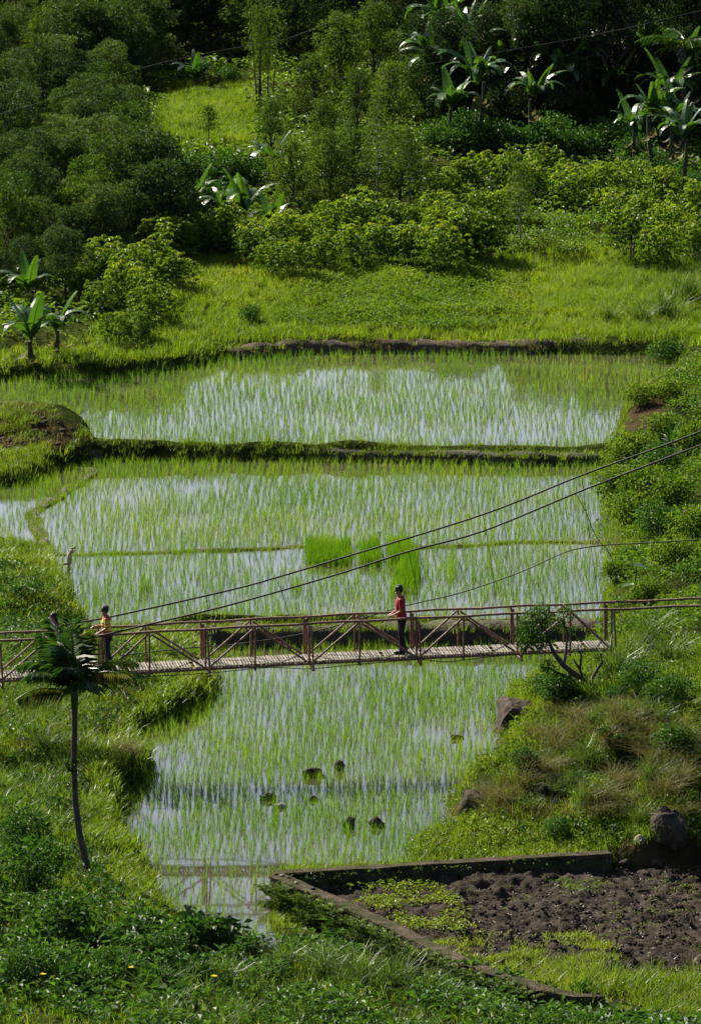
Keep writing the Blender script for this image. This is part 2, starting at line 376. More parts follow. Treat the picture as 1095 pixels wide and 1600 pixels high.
def stripes():
    m, nt, b = newmat('striped_shirt_cloth'); N = nt.nodes; Lk = nt.links
    g = N.new('ShaderNodeTexCoord'); s = N.new('ShaderNodeSeparateXYZ'); Lk.new(g.outputs['Object'], s.inputs[0])
    mr = N.new('ShaderNodeMapRange'); mr.inputs[1].default_value = .88; mr.inputs[2].default_value = 1.42; Lk.new(s.outputs['Z'], mr.inputs[0])
    r = ramp(nt, [(0, (.05, .012, .01)), (.18, (.30, .02, .012)), (.28, (.6, .46, .03)), (.46, (.03, .02, .015)), (.52, (.55, .42, .03)), (.62, (.28, .02, .015)), (.67, (.46, .46, .05)), (.76, (.5, .40, .03)), (.84, (.40, .02, .015))])
    r.color_ramp.interpolation = 'CONSTANT'; Lk.new(mr.outputs[0], r.inputs[0]); Lk.new(r.outputs[0], b.inputs['Base Color']); b.inputs['Roughness'].default_value = .8
    return m
M['stripes'] = stripes()
def water_mat():
    m, nt, b = newmat('paddy_water'); N = nt.nodes; Lk = nt.links
    tc = N.new('ShaderNodeTexCoord'); nz = N.new('ShaderNodeTexNoise'); nz.inputs['Scale'].default_value = .6; nz.inputs['Detail'].default_value = 3
    Lk.new(tc.outputs['Object'], nz.inputs['Vector']); r = ramp(nt, [(.3, (.030, .027, .018)), (.7, (.06, .052, .035))]); Lk.new(nz.outputs['Fac'], r.inputs[0])
    Lk.new(r.outputs[0], b.inputs['Base Color']); b.inputs['Roughness'].default_value = .03; b.inputs['IOR'].default_value = 1.45
    b.inputs['Specular IOR Level'].default_value = .8
    n2 = N.new('ShaderNodeTexNoise'); n2.inputs['Scale'].default_value = 2.5; n2.inputs['Detail'].default_value = 2
    Lk.new(tc.outputs['Object'], n2.inputs['Vector']); bp = N.new('ShaderNodeBump'); bp.inputs['Strength'].default_value = .02; bp.inputs['Distance'].default_value = .03
    Lk.new(n2.outputs['Fac'], bp.inputs['Height']); Lk.new(bp.outputs[0], b.inputs['Normal'])
    return m
M['water'] = water_mat()
def terrain_mat():
    m, nt, b = newmat('ground_cover'); N = nt.nodes; Lk = nt.links
    tc = N.new('ShaderNodeTexCoord'); nz = N.new('ShaderNodeTexNoise'); nz.inputs['Scale'].default_value = .9; nz.inputs['Detail'].default_value = 9; nz.inputs['Roughness'].default_value = .7
    Lk.new(tc.outputs['Object'], nz.inputs['Vector'])
    g = ramp(nt, [(.28, (.010, .011, .004)), (.46, (.018, .024, .006)), (.6, (.034, .046, .009)), (.78, (.05, .042, .017))]); Lk.new(nz.outputs['Fac'], g.inputs[0])
    s = ramp(nt, [(.3, (.02, .014, .009)), (.6, (.05, .034, .02)), (.8, (.09, .062, .036))]); Lk.new(nz.outputs['Fac'], s.inputs[0])
    a = N.new('ShaderNodeAttribute'); a.attribute_name = 'var'; mx = N.new('ShaderNodeMix'); mx.data_type = 'RGBA'
    Lk.new(a.outputs['Fac'], mx.inputs[0]); Lk.new(g.outputs[0], mx.inputs[6]); Lk.new(s.outputs[0], mx.inputs[7])
    Lk.new(mx.outputs[2], b.inputs['Base Color']); b.inputs['Roughness'].default_value = 1; b.inputs['Specular IOR Level'].default_value = 0
    n2 = N.new('ShaderNodeTexNoise'); n2.inputs['Scale'].default_value = 9; n2.inputs['Detail'].default_value = 8; Lk.new(tc.outputs['Object'], n2.inputs['Vector'])
    bp = N.new('ShaderNodeBump'); bp.inputs['Strength'].default_value = .8; bp.inputs['Distance'].default_value = .12
    Lk.new(n2.outputs['Fac'], bp.inputs['Height']); Lk.new(bp.outputs[0], b.inputs['Normal'])
    return m
M['terrain'] = terrain_mat()

# ------------------------------------------------------------------ terrain
def axis(parts):
    out = [parts[0][0]]
    for a, b, s in parts:
        n = max(1, int(round((b - a) / s))); out += list(a + (b - a) * (np.arange(n) + 1) / n)
    return np.array(out)
def build_terrain():
    xs = axis([(-2500, -600, 300), (-600, -120, 60), (-120, -40, 8), (-40, -15, 1), (-15, 15, .2), (15, 40, 1), (40, 120, 8), (120, 600, 60), (600, 2500, 300)])
    ys = axis([(-1200, -100, 150), (-100, 60, 16), (60, 104, 2), (104, 152, .2), (152, 206, .27), (206, 290, .6), (290, 420, 8), (420, 1000, 60), (1000, 3000, 250)])
    X, Y = np.meshgrid(xs, ys); Z = ground(X.ravel(), Y.ravel()).reshape(X.shape)
    far = np.hypot(X, Y) > 420; Z = np.where(far, np.minimum(Z, 60), Z)
    V = np.stack([X, Y, Z], -1).reshape(-1, 3); nx = len(xs); i = np.arange(len(ys) - 1)[:, None] * nx; j = np.arange(nx - 1)[None]
    F = np.stack([i + j, i + j + 1, i + nx + j + 1, i + nx + j], -1).reshape(-1, 4)
    px, py = project(V); var = np.zeros(len(V)); okd = (V[:, 1] > 100) & (V[:, 1] < 300)
    def bare(poly, w):
        nonlocal var
        var = np.where(okd & in_poly(px, py, poly), w, var)
    bare([(960,690),(985,640),(1060,590),(1060,630),(1000,680)], .95)
    bare([(-160,640),(60,642),(120,672),(150,700),(110,708),(60,690),(-160,720)], .95)
    bare([(630,205),(720,215),(705,255),(640,250)], .9)
    bare([(880,1290),(960,1250),(1120,1230),(1120,1360),(900,1345)], .8)
    bare([(640,1300),(760,1295),(960,1290),(960,1340),(620,1350)], .6)
    bare([(180,1340),(240,1345),(260,1400),(225,1400)], .6)
    mb = MB().add(V, F, 0, var, True)
    tag(obj('ground', mb.mesh('ground', M['terrain'])), kind='structure')
build_terrain()

def expand(P, d):
    P = np.array(P); n = len(P); t = unit(np.roll(P, -1, 0) - np.roll(P, 1, 0)); area = np.sum(P[:, 0] * np.roll(P[:, 1], -1) - np.roll(P[:, 0], -1) * P[:, 1])
    nrm = np.stack([t[:, 1], -t[:, 0]], -1) * (1 if area > 0 else -1)
    return P + nrm * d
def water(P, z):
    E = expand(P, .28); bm = bmesh.new(); vs = [bm.verts.new((p[0], p[1], z)) for p in E]; f = bm.faces.new(vs)
    bmesh.ops.triangulate(bm, faces=[f]); bmesh.ops.recalc_face_normals(bm, faces=bm.faces)
    for f in bm.faces:
        if f.normal.z < 0: f.normal_flip()
    me = bpy.data.meshes.new('paddy_water'); bm.to_mesh(me); bm.free(); me.materials.append(M['water'])
    tag(obj('paddy_water', me), kind='structure')
water(PA, ZA); water(PB, ZB); water(PD, ZD)

# earth bunds between the paddies
BUNDS = []
def bund(pts, wd, top, base, wob=.08, mat='mud', name='earth_bund'):
    P = np.array(refine([p[:2] for p in pts], .16, wob, False)); n = len(P); t = unit(np.gradient(P, axis=0)); nr = np.stack([-t[:, 1], t[:, 0]], -1); lo = .66 if wd > .6 else .15
    prof = [(-.5, 0), (-.44, .45), (-.36, .8), (-.2, 1), (0, 1.02), (.2, 1), (.36, .8), (.44, .45), (.5, 0)]
    rows = []
    for k, (u, h) in enumerate(prof):
        q = P + nr * (u * wd * (.8 + .5 * vnoise(P[:, 0] * 1.1 + k * .3, P[:, 1])))[:, None]
        z = base + (top - base) * h * (lo + (1.28 - lo) * fbm(P[:, 0] * 2.2 + k * .7, P[:, 1] * 2.2 + 3))
        rows.append(np.concatenate([q, z[:, None]], 1))
    V = np.stack(rows, 1).reshape(-1, 3); m = len(prof); i = np.arange(n - 1)[:, None] * m; j = np.arange(m - 1)[None]
    F = np.stack([i + j, i + j + 1, i + m + j + 1, i + m + j], -1).reshape(-1, 4)
    tag(obj(name, MB().add(V, F, 0, .5, True).mesh(name, M[mat])), kind='structure'); BUNDS.append((P, wd, top))
bund([at_z(a, b, .35) for a, b in [(180,986),(290,989),(420,985),(560,986),(700,984),(830,983),(955,986)]], 1.0, .54, -.12)
bund([at_z(a, b, .6) for a, b in [(140,708),(190,699),(300,701),(440,705),(600,708),(760,712),(860,714),(955,713)]], .7, .71, .24)
bund([at_z(a, b, .35) for a, b in [(85,867),(180,866),(300,862),(420,858),(475,854)]], .34, .44, .22, .09)
bund([at_z(a, b, .35) for a, b in [(648,856),(720,853),(800,848),(880,847),(950,848)]], .34, .44, .22, .09)
bund([at_z(a, b, .35) for a, b in [(84,866),(66,840),(52,818),(54,803),(90,778),(128,750),(152,738)]], .36, .47, .22, .10)
bund([at_z(a, b, .35) for a, b in [(152,738),(140,733),(118,732)]], .3, .42, .25, .04)
bund([at_z(a, b, .9) for a, b in [(350,546),(470,537),(600,536),(740,538),(860,536),(960,534),(1110,531)]], 1.1, 1.02, .45, .12, 'straw', 'cut_grass_bank')

# planting bed behind the walls
def soil_bed():
    P = np.array(PP); x0, y0 = P.min(0); x1, y1 = P.max(0); st = .07
    xs = np.arange(x0, x1, st); ys = np.arange(y0, y1, st); X, Y = np.meshgrid(xs, ys)
    d = -sdist(X.ravel(), Y.ravel(), PP).reshape(X.shape)
    h = .20 + .16 * (fbm(X * .8, Y * .8, 2) - .5) + .26 * (fbm(X * 2.4, Y * 2.4 + 8, 3) - .5) + .18 * (fbm(X * 7, Y * 7, 3) - .5)
    pxx, pyy = project(np.stack([X, Y, h], -1))
    h += .20 * np.exp(-((pxx - 740) / 130) ** 2 - ((pyy - 1366) / 22) ** 2) * (.5 + fbm(X * 3, Y * 3, 2))
    V = np.stack([X, Y, h], -1).reshape(-1, 3); nx = len(xs); i = np.arange(len(ys) - 1)[:, None] * nx; j = np.arange(nx - 1)[None]
    F = np.stack([i + j, i + j + 1, i + nx + j + 1, i + nx + j], -1).reshape(-1, 4)
    keep = (d.ravel()[F] > -.05).all(1)
    tag(obj('soil_bed', MB().add(V, F[keep], 0, .5, True).mesh('soil_bed', M['soil'])), kind='structure')
    return lambda x, y: .20 + .16 * (fbm(x * .8, y * .8, 2) - .5) + .26 * (fbm(x * 2.4, y * 2.4 + 8, 3) - .5) + .18 * (fbm(x * 7, y * 7, 3) - .5)
bed_z = soil_bed()

# retaining walls
def wall(name, pts, label, th, z0, ztop, coping):
    P = np.array(refine([p[:2] for p in pts], .22, .035, False)); n = len(P)
    zt = np.interp(np.arange(n), np.linspace(0, n - 1, len(pts)), [p[2] for p in pts])
    t = unit(np.gradient(P, axis=0)); nr = np.stack([-t[:, 1], t[:, 0]], -1); t0 = empty(name, (*P[n // 2], z0), label, 'wall'); org = np.array([*P[n // 2], z0])
    def sweep(prof, nm, mat, rough):
        rows = []
        for k, (u, h, b) in enumerate(prof):
            w = rough * (fbm(P[:, 0] * 2.6 + k * 3.1, P[:, 1] * 2.6 + k, 3) - .5)
            q = P + nr * (u * th + w)[:, None]; z = (zt - .09 if b == 'c' else (zt if b == 't' else np.full(n, z0))) + h + w * .4
            rows.append(np.concatenate([q, z[:, None]], 1))
        V = np.stack(rows, 1).reshape(-1, 3) - org; m = len(prof); i = np.arange(n - 1)[:, None] * m; j = np.arange(m)[None]; j2 = (j + 1) % m
        F = np.stack([i + j, i + j2, i + m + j2, i + m + j], -1).reshape(-1, 4)
        mb = MB().add(V, F, 0, .5, False)
        for e in (0, n - 1):
            q = V[e * m:(e + 1) * m]; c = q.mean(0); mb.add(np.concatenate([q, c[None]]), np.stack([np.arange(m), (np.arange(m) + 1) % m, np.full(m, m)], -1))
        o = obj(nm, mb.mesh(nm, M[mat]), t0)
    sweep([(-.46, 0, 'b'), (-.45, -.45, 'c'), (-.45, -.25, 'c'), (-.44, .0, 'c'), (.44, .0, 'c'), (.45, -.25, 'c'), (.46, 0, 'b')], 'wall_face', 'wallface', .07)
    sweep([(-.5, .003, 'c'), (-.5, .07, 'c'), (-.46, .0, 't'), (.46, .0, 't'), (.5, .07, 'c'), (.5, .003, 'c')], 'coping', coping, .06)
    return t0
wall('retaining_wall', wall_back, 'straight low concrete wall with black shaded face between the paddy and the dark soil plot', .34, -.35, .6, 'concrete')
wall('retaining_wall', wall_front[:6] + [at_z(900, 1547, .56), at_z(940, 1553, .42)], 'diagonal mossy wall with a bare flat top and fern covered outer side at the front of the soil plot', .36, -.5, .6, 'concrete')

# ------------------------------------------------------------------ footbridge
YAW = R(8); BE = np.array([math.cos(YAW), math.sin(YAW), 0]); BN = np.array([-math.sin(YAW), math.cos(YAW), 0]); BO = at_y(484.6, 1035.7, 133.7); BW = .88
def on_plane(px, py, v=0.):
    d = ray(px, py); o = np.array([0, 0, CAMH]); t = np.dot(BO + BN * v - o, BN) / np.dot(d, BN); return o + d * t
def uz(px, py, v=0.):
    p = on_plane(px, py, v); return np.dot(p - BO, BE), p[2]
dk = np.array([uz(*p) for p in [(215,1050.6),(325,1044),(484.6,1035.7),(652,1026.5),(809,1021.5),(858,1019.5),(931,1014)]])
cd = np.polyfit(dk[:, 0], dk[:, 1], 2); deckz = lambda u: np.polyval(cd, u)
rl = np.array([uz(*p) for p in [(40,998),(148,994),(230,988.6),(360,981),(484.5,974),(562,970),(660,965),(808.7,959.5),(931,953.5),(1054,948)]])
cr = np.polyfit(rl[:, 0], rl[:, 1], 2); railz = lambda u: np.polyval(cr, u)
Uof = lambda px: uz(px, 1030)[0]
U0, U1 = Uof(-90), Uof(958)
def bp(u, v, z): return BO * np.array([1, 1, 0]) + BE * u + BN * v + np.array([0, 0, z])
BR = empty('footbridge', tuple(bp(0, BW / 2, deckz(0))), 'long rusty pipe footbridge with slatted deck and truss railings crossing above the paddies', 'bridge')
BL = np.array(BR.location)
def bpart(name, pts, rad, mat='rust', seg=7):
    mb = tube(MB(), np.array(pts) - BL, rad * .74, seg); return obj(name, mb.mesh(name, M[mat]), BR)
for v in (0, BW):
    us = np.linspace(U0, U1 + 2.6, 34)
    wob = .012 * np.sin(us * 3 + v * 5)
    bpart('handrail', [bp(u, v, railz(u) + w) for u, w in zip(us, wob)], .042)
    us = np.linspace(U0, U1, 34)
    bpart('chord', [bp(u, v, deckz(u) - .02) for u in us], .048)
mains = [Uof(a) for a in (-80, 0, 162, 323, 484.6, 652, 809, 956)]; mids = [Uof(a) for a in (-40, 78, 234, 399, 562, 724, 890)]
allu = sorted(mains + mids)
for v in (0, BW):
    sgn = -1 if v == 0 else 1
    for u in mids: bpart('post', [bp(u, v, deckz(u) - .10), bp(u, v, railz(u))], .034)
    for u in mains:
        bpart('post', [bp(u - .02, v, deckz(u) - .03), bp(u - .03, v, railz(u) - .02)], .036)
        bpart('outrigger_strut', [bp(u + .06, v + sgn * .20, deckz(u) - .14), bp(u + .02, v + sgn * .03, railz(u) - .05)], .034)
    for u in mids:
        for w in mains:
            if abs(u - w) < 1.6:
                bpart('diagonal', [bp(u + .04 * np.sign(w - u), v + .01 * sgn, railz(u) - .05), bp(w - .08 * np.sign(w - u), v + .01 * sgn, deckz(w) + .04)], .036)
for u in mains: bpart('crossbeam', [bp(u + .05, -.26, deckz(u) - .13), bp(u + .05, BW + .26, deckz(u) - .13)], .045)
for u in mids: bpart('crossbeam', [bp(u, -.06, deckz(u) - .10), bp(u, BW + .06, deckz(u) - .10)], .034)
for v in (.25, .62): bpart('bearer', [bp(u, v, deckz(u) - .035) for u in np.linspace(U0, U1, 20)], .025)
slat_meshes = []
for k in range(4):
    mb = MB(); box(mb, (0, 0, 0), (.036 + .006 * (k % 2), BW - .02 + .02 * k, .022), 0, Matrix.Rotation(R(rnd.uniform(-.6, .6)), 3, 'Z')); slat_meshes.append(mb.mesh('slat', M['slat']))
nsl = 236
for k in range(nsl):
    if rnd.random() < .035: continue
    u = U0 + (U1 - U0) * (k + .5) / nsl + rnd.uniform(-.007, .007)
    p = bp(u, BW / 2, deckz(u) + .038) - BL
    obj('slat', slat_meshes[rnd.randrange(4)], BR, tuple(p), YAW + R(rnd.uniform(-1.5, 1.5)))

def wire(name, pts, rad, label, cat, mat='cable', seg=6, group=None, dens=6):
    P = np.array(pts); t = np.linspace(0, len(P) - 1, (len(P) - 1) * dens + 1)
    # smooth through the points (Catmull-Rom)
    i = np.clip(t.astype(int), 0, len(P) - 2); f = (t - i)[:, None]; g = lambda k: P[np.clip(k, 0, len(P) - 1)]
    a, b, c, d = g(i - 1), g(i), g(i + 1), g(i + 2)
    Q = .5 * ((2 * b) + (-a + c) * f + (2 * a - 5 * b + 4 * c - d) * f ** 2 + (-a + 3 * b - 3 * c + d) * f ** 3)
    o = obj(name, tube(MB(), Q, rad, seg).mesh(name, M[mat])); return tag(o, label, cat, group)
farc = [(40,990),(110,975),(177,963),(360,922),(440,900),(540,870),(754,804),(910,742),(1053,690),(1180,640)]
nearc = [(60,1012),(140,997),(218,979),(360,945),(525,898),(640,861),(754,830),(910,766),(1053,711),(1180,664)]
wire('suspension_cable', [on_plane(a, b, BW + .12) for a, b in farc], .024, 'upper dark suspension cable rising to the right above the footbridge', 'cable')
wire('suspension_cable', [on_plane(a, b, -.12) for a, b in nearc], .024, 'lower dark suspension cable running parallel below the other above the footbridge', 'cable')
wire('guy_cable', [on_plane(a, b, BW + 1.2) for a, b in [(190,1024),(300,1012),(360,1008),(480,989),(580,962),(640,945),(720,926),(810,895),(870,868),(900,858),(945,852),(1000,849),(1120,842)]], .015,
     'thin guy cable leaving the bridge behind the man and bending flat by the right bank', 'cable')
wire('under_deck_rope', [on_plane(a, b, -.05) for a, b in [(210,1058),(323,1052),(420,1043),(484,1045),(560,1038),(652,1031),(700,1034),(760,1027),(809,1022)]], .010, 'thin rope hanging slack below the near edge of the footbridge deck', 'rope')
hl = {'far': ((590,855),(754,804),(440,900),(320,931)), 'near': ((320,955),(484,910),(640,861),(785,819))}
for (a, b), (c, e) in zip([(754,804),(597,850),(430,902),(322,931)], [(775,950),(600,955),(452,962),(324,970)]):
    wire('hanger_wire', [on_plane(a, b, BW + .12), on_plane((a + c) / 2 + 2, (b + e) / 2, BW + .1), on_plane(c, e, BW + .03)], .007,
         f'hanger wire to the far railing, {["right of the man, nearest the right bank","just left of the man","over the middle left of the bridge","above the left end of the bridge"][[754,597,430,322].index(a)]}', 'wire')
for (a, b), (c, e) in zip([(787,819),(638,862),(484,910),(320,955)], [(803,957),(655,963),(484,972),(322,982)]):
    wire('hanger_wire', [on_plane(a, b, -.12), on_plane((a + c) / 2 + 3, (b + e) / 2, -.12), on_plane(c, e, -.05)], .007,
         f'hanger wire to the near railing, {["right of the man toward the bush","directly above the man","left of the man near the middle","furthest left near the striped shirt"][[787,638,484,320].index(a)]}', 'wire')
wire('loose_wire', [on_plane(a, b, -.12) for a, b in [(899,771),(915,800),(925,828),(938,848),(950,862),(957,878),(962,905)]], .010, 'loose wire drooping from the lower cable down to the right bank', 'wire')
wire('loose_wire', [on_plane(a, b, BW + .12) for a, b in [(908,745),(914,790),(922,850),(928,890),(934,945)]], .009, 'long loose wire dropping from the upper cable to the right end of the bridge', 'wire')
wire('power_line', [at_y(a, b, 214) for a, b in [(-60,196),(83,154),(140,135),(230,104),(340,80),(440,62),(490,45),(560,16),(640,-20)]], .009, 'thin power line rising past the dark trees at top left', 'cable')
wire('power_line', [at_y(a, b, 212) for a, b in [(300,140),(430,130),(560,120),(645,104),(740,88),(825,73),(910,58),(995,40),(1120,10)]], .009, 'thin power line across the top right in front of the banana leaves', 'cable')

# ------------------------------------------------------------------ people
def skin_mesh(nodes, edges, root, sub=2, name='body'):
    """nodes: {key: (x,y,z,r)}"""
    keys = list(nodes); me = bpy.data.meshes.new(name); me.from_pydata([nodes[k][:3] for k in keys], [(keys.index(a), keys.index(b)) for a, b in edges], [])
    o = bpy.data.objects.new('tmp_skin', me); C.objects.link(o); md = o.modifiers.new('s', 'SKIN'); md.use_smooth_shade = True; md.branch_smoothing = .3
    sv = me.skin_vertices[0].data
    for i, k in enumerate(keys):
        r = nodes[k][3]; r = r if isinstance(r, (tuple, list)) else (r, r); sv[i].radius = r; sv[i].use_root = (k == root)
    ss = o.modifiers.new('u', 'SUBSURF'); ss.levels = sub; ss.render_levels = sub
    dg = bpy.context.evaluated_depsgraph_get(); out = bpy.data.meshes.new_from_object(o.evaluated_get(dg)); bpy.data.objects.remove(o); out.name = name
    return out
def ball(mb, c, r, mat=0, n=10, cut=None, M3=None):
    r = np.broadcast_to(r, (3,)); th = np.linspace(0, math.pi, n); ph = np.linspace(0, 2 * math.pi, 2 * n, endpoint=False)
    V = np.array([[math.sin(a) * math.cos(b), math.sin(a) * math.sin(b), math.cos(a)] for a in th for b in ph]) * r
    if M3 is not None: V = V @ np.array(M3).T
    m = 2 * n; F = [[i * m + j, (i + 1) * m + j, (i + 1) * m + (j + 1) % m, i * m + (j + 1) % m] for i in range(n - 1) for j in range(m)]
    mb.add(V + np.array(c), F, mat, .5, True); return mb
def join_meshes(name, meshes, mats):
    bm = bmesh.new()
    for me in meshes: bm.from_mesh(me)
    out = bpy.data.meshes.new(name); bm.to_mesh(out); bm.free(); out.materials.clear()
    for m in mats: out.materials.append(m)
    for p in out.polygons: p.use_smooth = True; p.material_index = 0
    return out
def person(loc, rz, label, shirt, trousers, hair_long, arms, stance, lean=.05, sc=1., headpitch=.2, female=False):
    """faces local +X; arms: {side: (elbow xyz, wrist xyz, finger dir)}"""
    t = empty('person', loc, label, 'person', None, rz, sc)
    cx = lambda z: lean * (z - .9) + .02 * math.sin((z - .9) * 4)
    N = {'pelvis': (0, 0, .92, .125), 'waist': (cx(1.05), 0, 1.06, .115), 'chest': (cx(1.25), 0, 1.24, .14), 'up': (cx(1.36) - .01, 0, 1.36, .10), 'neck': (cx(1.43) + .005, 0, 1.435, .055),
         'h0': (cx(1.5) + .035, 0, 1.50, .072), 'h1': (cx(1.57) + .035, 0, 1.575, .088), 'h2': (cx(1.6) + .03, 0, 1.63, .06)}
    E = [('pelvis', 'waist'), ('waist', 'chest'), ('chest', 'up'), ('up', 'neck'), ('neck', 'h0'), ('h0', 'h1'), ('h1', 'h2')]
    sh = {}; tr = {}
    for s, k in ((1, 'l'), (-1, 'r')):
        el, wr, fd = arms[k]; shp = (cx(1.36), s * .17, 1.355)
        N['s' + k] = (*shp, .062); N['e' + k] = (*el, .045); N['w' + k] = (*wr, .031); fd = unit(np.array(fd, float)); pm = np.array(wr) + fd * .07
        N['p' + k] = (*pm, .034)
        E += [('up', 's' + k), ('s' + k, 'e' + k), ('e' + k, 'w' + k), ('w' + k, 'p' + k)]
        side = unit(np.cross(fd, [0, 0, 1.])) * s; side = side if np.linalg.norm(side) > .1 else np.array([1., 0, 0]); dn = np.array([0, 0, -1.])
        for f in range(4):
            b = pm + side * (f - 1.5) * .021 + fd * .012; L = (.062, .075, .072, .055)[f]
            q1 = b + fd * L * .55 + dn * .012; q2 = q1 + fd * L * .35 + dn * L * .45
            for nm, q, r in (('a', b, .010), ('b', q1, .0095), ('c', q2, .008)): N[f'{k}{f}{nm}'] = (*q, r)
            E += [('p' + k, f'{k}{f}a'), (f'{k}{f}a', f'{k}{f}b'), (f'{k}{f}b', f'{k}{f}c')]
        b = np.array(wr) + fd * .03 + side * -.03; q = b + fd * .035 + side * -.02 + dn * .012
        N[k + 'ta'] = (*b, .012); N[k + 'tb'] = (*q, .010); E += [('w' + k, k + 'ta'), (k + 'ta', k + 'tb')]
        kn, an = stance[k]
        N['hip' + k] = (0, s * .085, .86, .088); N['k' + k] = (*kn, .062); N['c' + k] = (*(np.array(kn) * .6 + np.array(an) * .4 + np.array([-.015, 0, 0])), .056); N['an' + k] = (*an, .04)
        N['t' + k] = (an[0] + .13, an[1] + s * .015, .035, .036)
        E += [('pelvis', 'hip' + k), ('hip' + k, 'k' + k), ('k' + k, 'c' + k), ('c' + k, 'an' + k), ('an' + k, 't' + k)]
    body = skin_mesh(N, E, 'pelvis', 1)
    ex = MB(); hc = np.array(N['h1'][:3]); Mp = Matrix.Rotation(headpitch, 3, 'Y')
    ball(ex, hc + np.array([.085, 0, -.03]), (.022, .013, .02), n=6)
    for s in (1, -1): ball(ex, hc + np.array([-.005, s * .082, -.025]), (.02, .009, .03), n=6)
    ball(ex, hc + np.array([.055, 0, -.09]), (.028, .03, .022), n=6)
    body = join_meshes('body', [body, ex.mesh('x', M['skin'])], [M['skin']])
    obj('body', body, t)
    ey = MB()
    for s in (1, -1): ball(ey, hc + np.array([.078, s * .032, -.005]), (.01, .013, .007), n=5)
    obj('eyes', ey.mesh('eyes', M['hair']), t)
    # shirt and trousers: rings lofted round the body
    def loft(mb, rings, seg=18):
        a = np.arange(seg) * 2 * math.pi / seg; rows = []
        for q, (x, y, z, rx, ry) in enumerate(rings):
            w = 1 + .035 * np.sin(a * 3 + q * 1.7) + .025 * np.sin(a * 5 - q * 2.3); rows.append(np.stack([x + rx * w * np.cos(a), y + ry * w * np.sin(a), z + .012 * np.sin(a * 2 + q)], -1))
        V_ = np.concatenate(rows); i = np.arange(len(rings) - 1)[:, None] * seg; j = np.arange(seg)[None]; k2 = (j + 1) % seg
        mb.add(V_, np.stack([i + j, i + k2, i + seg + k2, i + seg + j], -1).reshape(-1, 4), 0, .5, True)
    sm = MB(); loft(sm, [(cx(z) + o, 0, z, rx, ry) for z, rx, ry, o in ((.84, .128, .165, 0), (.90, .132, .168, .005), (.98, .126, .160, .01), (1.06, .120, .155, .01), (1.16, .122, .162, .005), (1.25, .124, .176, 0), (1.32, .112, .188, -.012), (1.37, .092, .172, -.02), (1.405, .072, .120, -.018), (1.425, .06, .066, -.008), (1.44, .056, .058, 0))])
    for k in 'lr':
        a = np.array(N['s' + k][:3]); b = np.array(N['e' + k][:3]); tube(sm, [a + (0, 0, .01), a * .8 + b * .2, a * .5 + b * .5, a * .15 + b * .85], [.062, .066, .062, .060], 10)
    obj('shirt', sm.mesh('shirt', M[shirt]), t)
    tm = MB(); loft(tm, [(0, 0, .80, .108, .150), (0, 0, .86, .118, .156), (0, 0, .92, .118, .152), (.005, 0, .98, .112, .148)])
    for s, k in ((1, 'l'), (-1, 'r')):
        h = np.array(N['hip' + k][:3]); kn = np.array(N['k' + k][:3]); an = np.array(N['an' + k][:3]); c = np.array(N['c' + k][:3])
        loft(tm, [(h[0], h[1], .88, .10, .088), (h[0], h[1] * .95, .80, .104, .086), (*(h * .5 + kn * .5), .088, .078), (kn[0], kn[1], kn[2], .074, .070), (c[0], c[1], c[2], .070, .066), (*(c * .4 + an * .6), .066, .062), (an[0], an[1], .07, .070, .062)], 14)
    obj('trousers', tm.mesh('trousers', M[trousers]), t)
    for k in 'lr':
        an = N['an' + k]; s_ = MB(); ball(s_, (an[0] + .055, an[1], .045), (.145, .05, .042), n=8); box(s_, (an[0] + .05, an[1], .012), (.26, .09, .024)); obj('shoe', s_.mesh('shoe', M['shoe']), t)
    hb = MB(); ball(hb, hc + np.array([-.018, 0, .028]), (.103, .094, .092), n=10, M3=Mp); ball(hb, hc + np.array([-.05, 0, -.01]), (.066, .082, .075), n=8)
    for _ in range(26):
        a = rnd.uniform(0, 2 * math.pi); e = rnd.uniform(.1, 1.4); ball(hb, hc + np.array([-.02 + .085 * math.cos(a) * math.cos(e), .08 * math.sin(a) * math.cos(e), .03 + .085 * math.sin(e)]), .026, n=4)
    if hair_long:
        for q in range(6): ball(hb, hc + np.array([-.075 - .006 * q, 0, -.05 - .05 * q]), (.045, .075 - .003 * q, .055), n=6)
    obj('hair', hb.mesh('hair', M['hair']), t)
    return t
def on_deck(px, v): u = Uof(px); return tuple(bp(u, v, deckz(u) + .05))
person(on_deck(631, .36), YAW + math.pi, 'man in a red shirt and black trousers standing alone on the footbridge looking down', 'red', 'black', False,
       {'l': ((.03, .21, 1.09), (.20, .07, .97), (.8, -.5, -.3)), 'r': ((.02, -.22, 1.09), (.21, -.08, .98), (.85, .4, -.25))}, {'l': ((.035, .09, .48), (.02, .09, .085)), 'r': ((.02, -.09, .48), (-.08, -.10, .085))}, .06, 1.0, .35)
person(on_deck(171, .36), YAW + math.pi, 'person in a red shirt with yellow and green stripes holding the railing near the palm', 'stripes', 'black', False,
       {'l': ((.03, .21, 1.12), (.23, .20, 1.02), (.9, .1, -.3)), 'r': ((.06, -.22, 1.13), (.30, -.20, 1.10), (.95, 0, -.2))}, {'l': ((.06, .09, .48), (.10, .09, .085)), 'r': ((.01, -.09, .48), (-.09, -.09, .085))}, .05, .92, .15)
person(on_deck(91, .40), YAW + math.pi, 'person with long dark hair and dull plum clothes half hidden behind the palm crown', 'plum', 'plum', True,
       {'l': ((.0, .20, 1.08), (.12, .19, .92), (.5, 0, -.8)), 'r': ((.04, -.20, 1.10), (.2, -.16, .98), (.9, .1, -.4))}, {'l': ((.05, .08, .48), (.08, .08, .085)), 'r': ((.0, -.08, .48), (-.08, -.09, .085))}, .05, .86, .2)
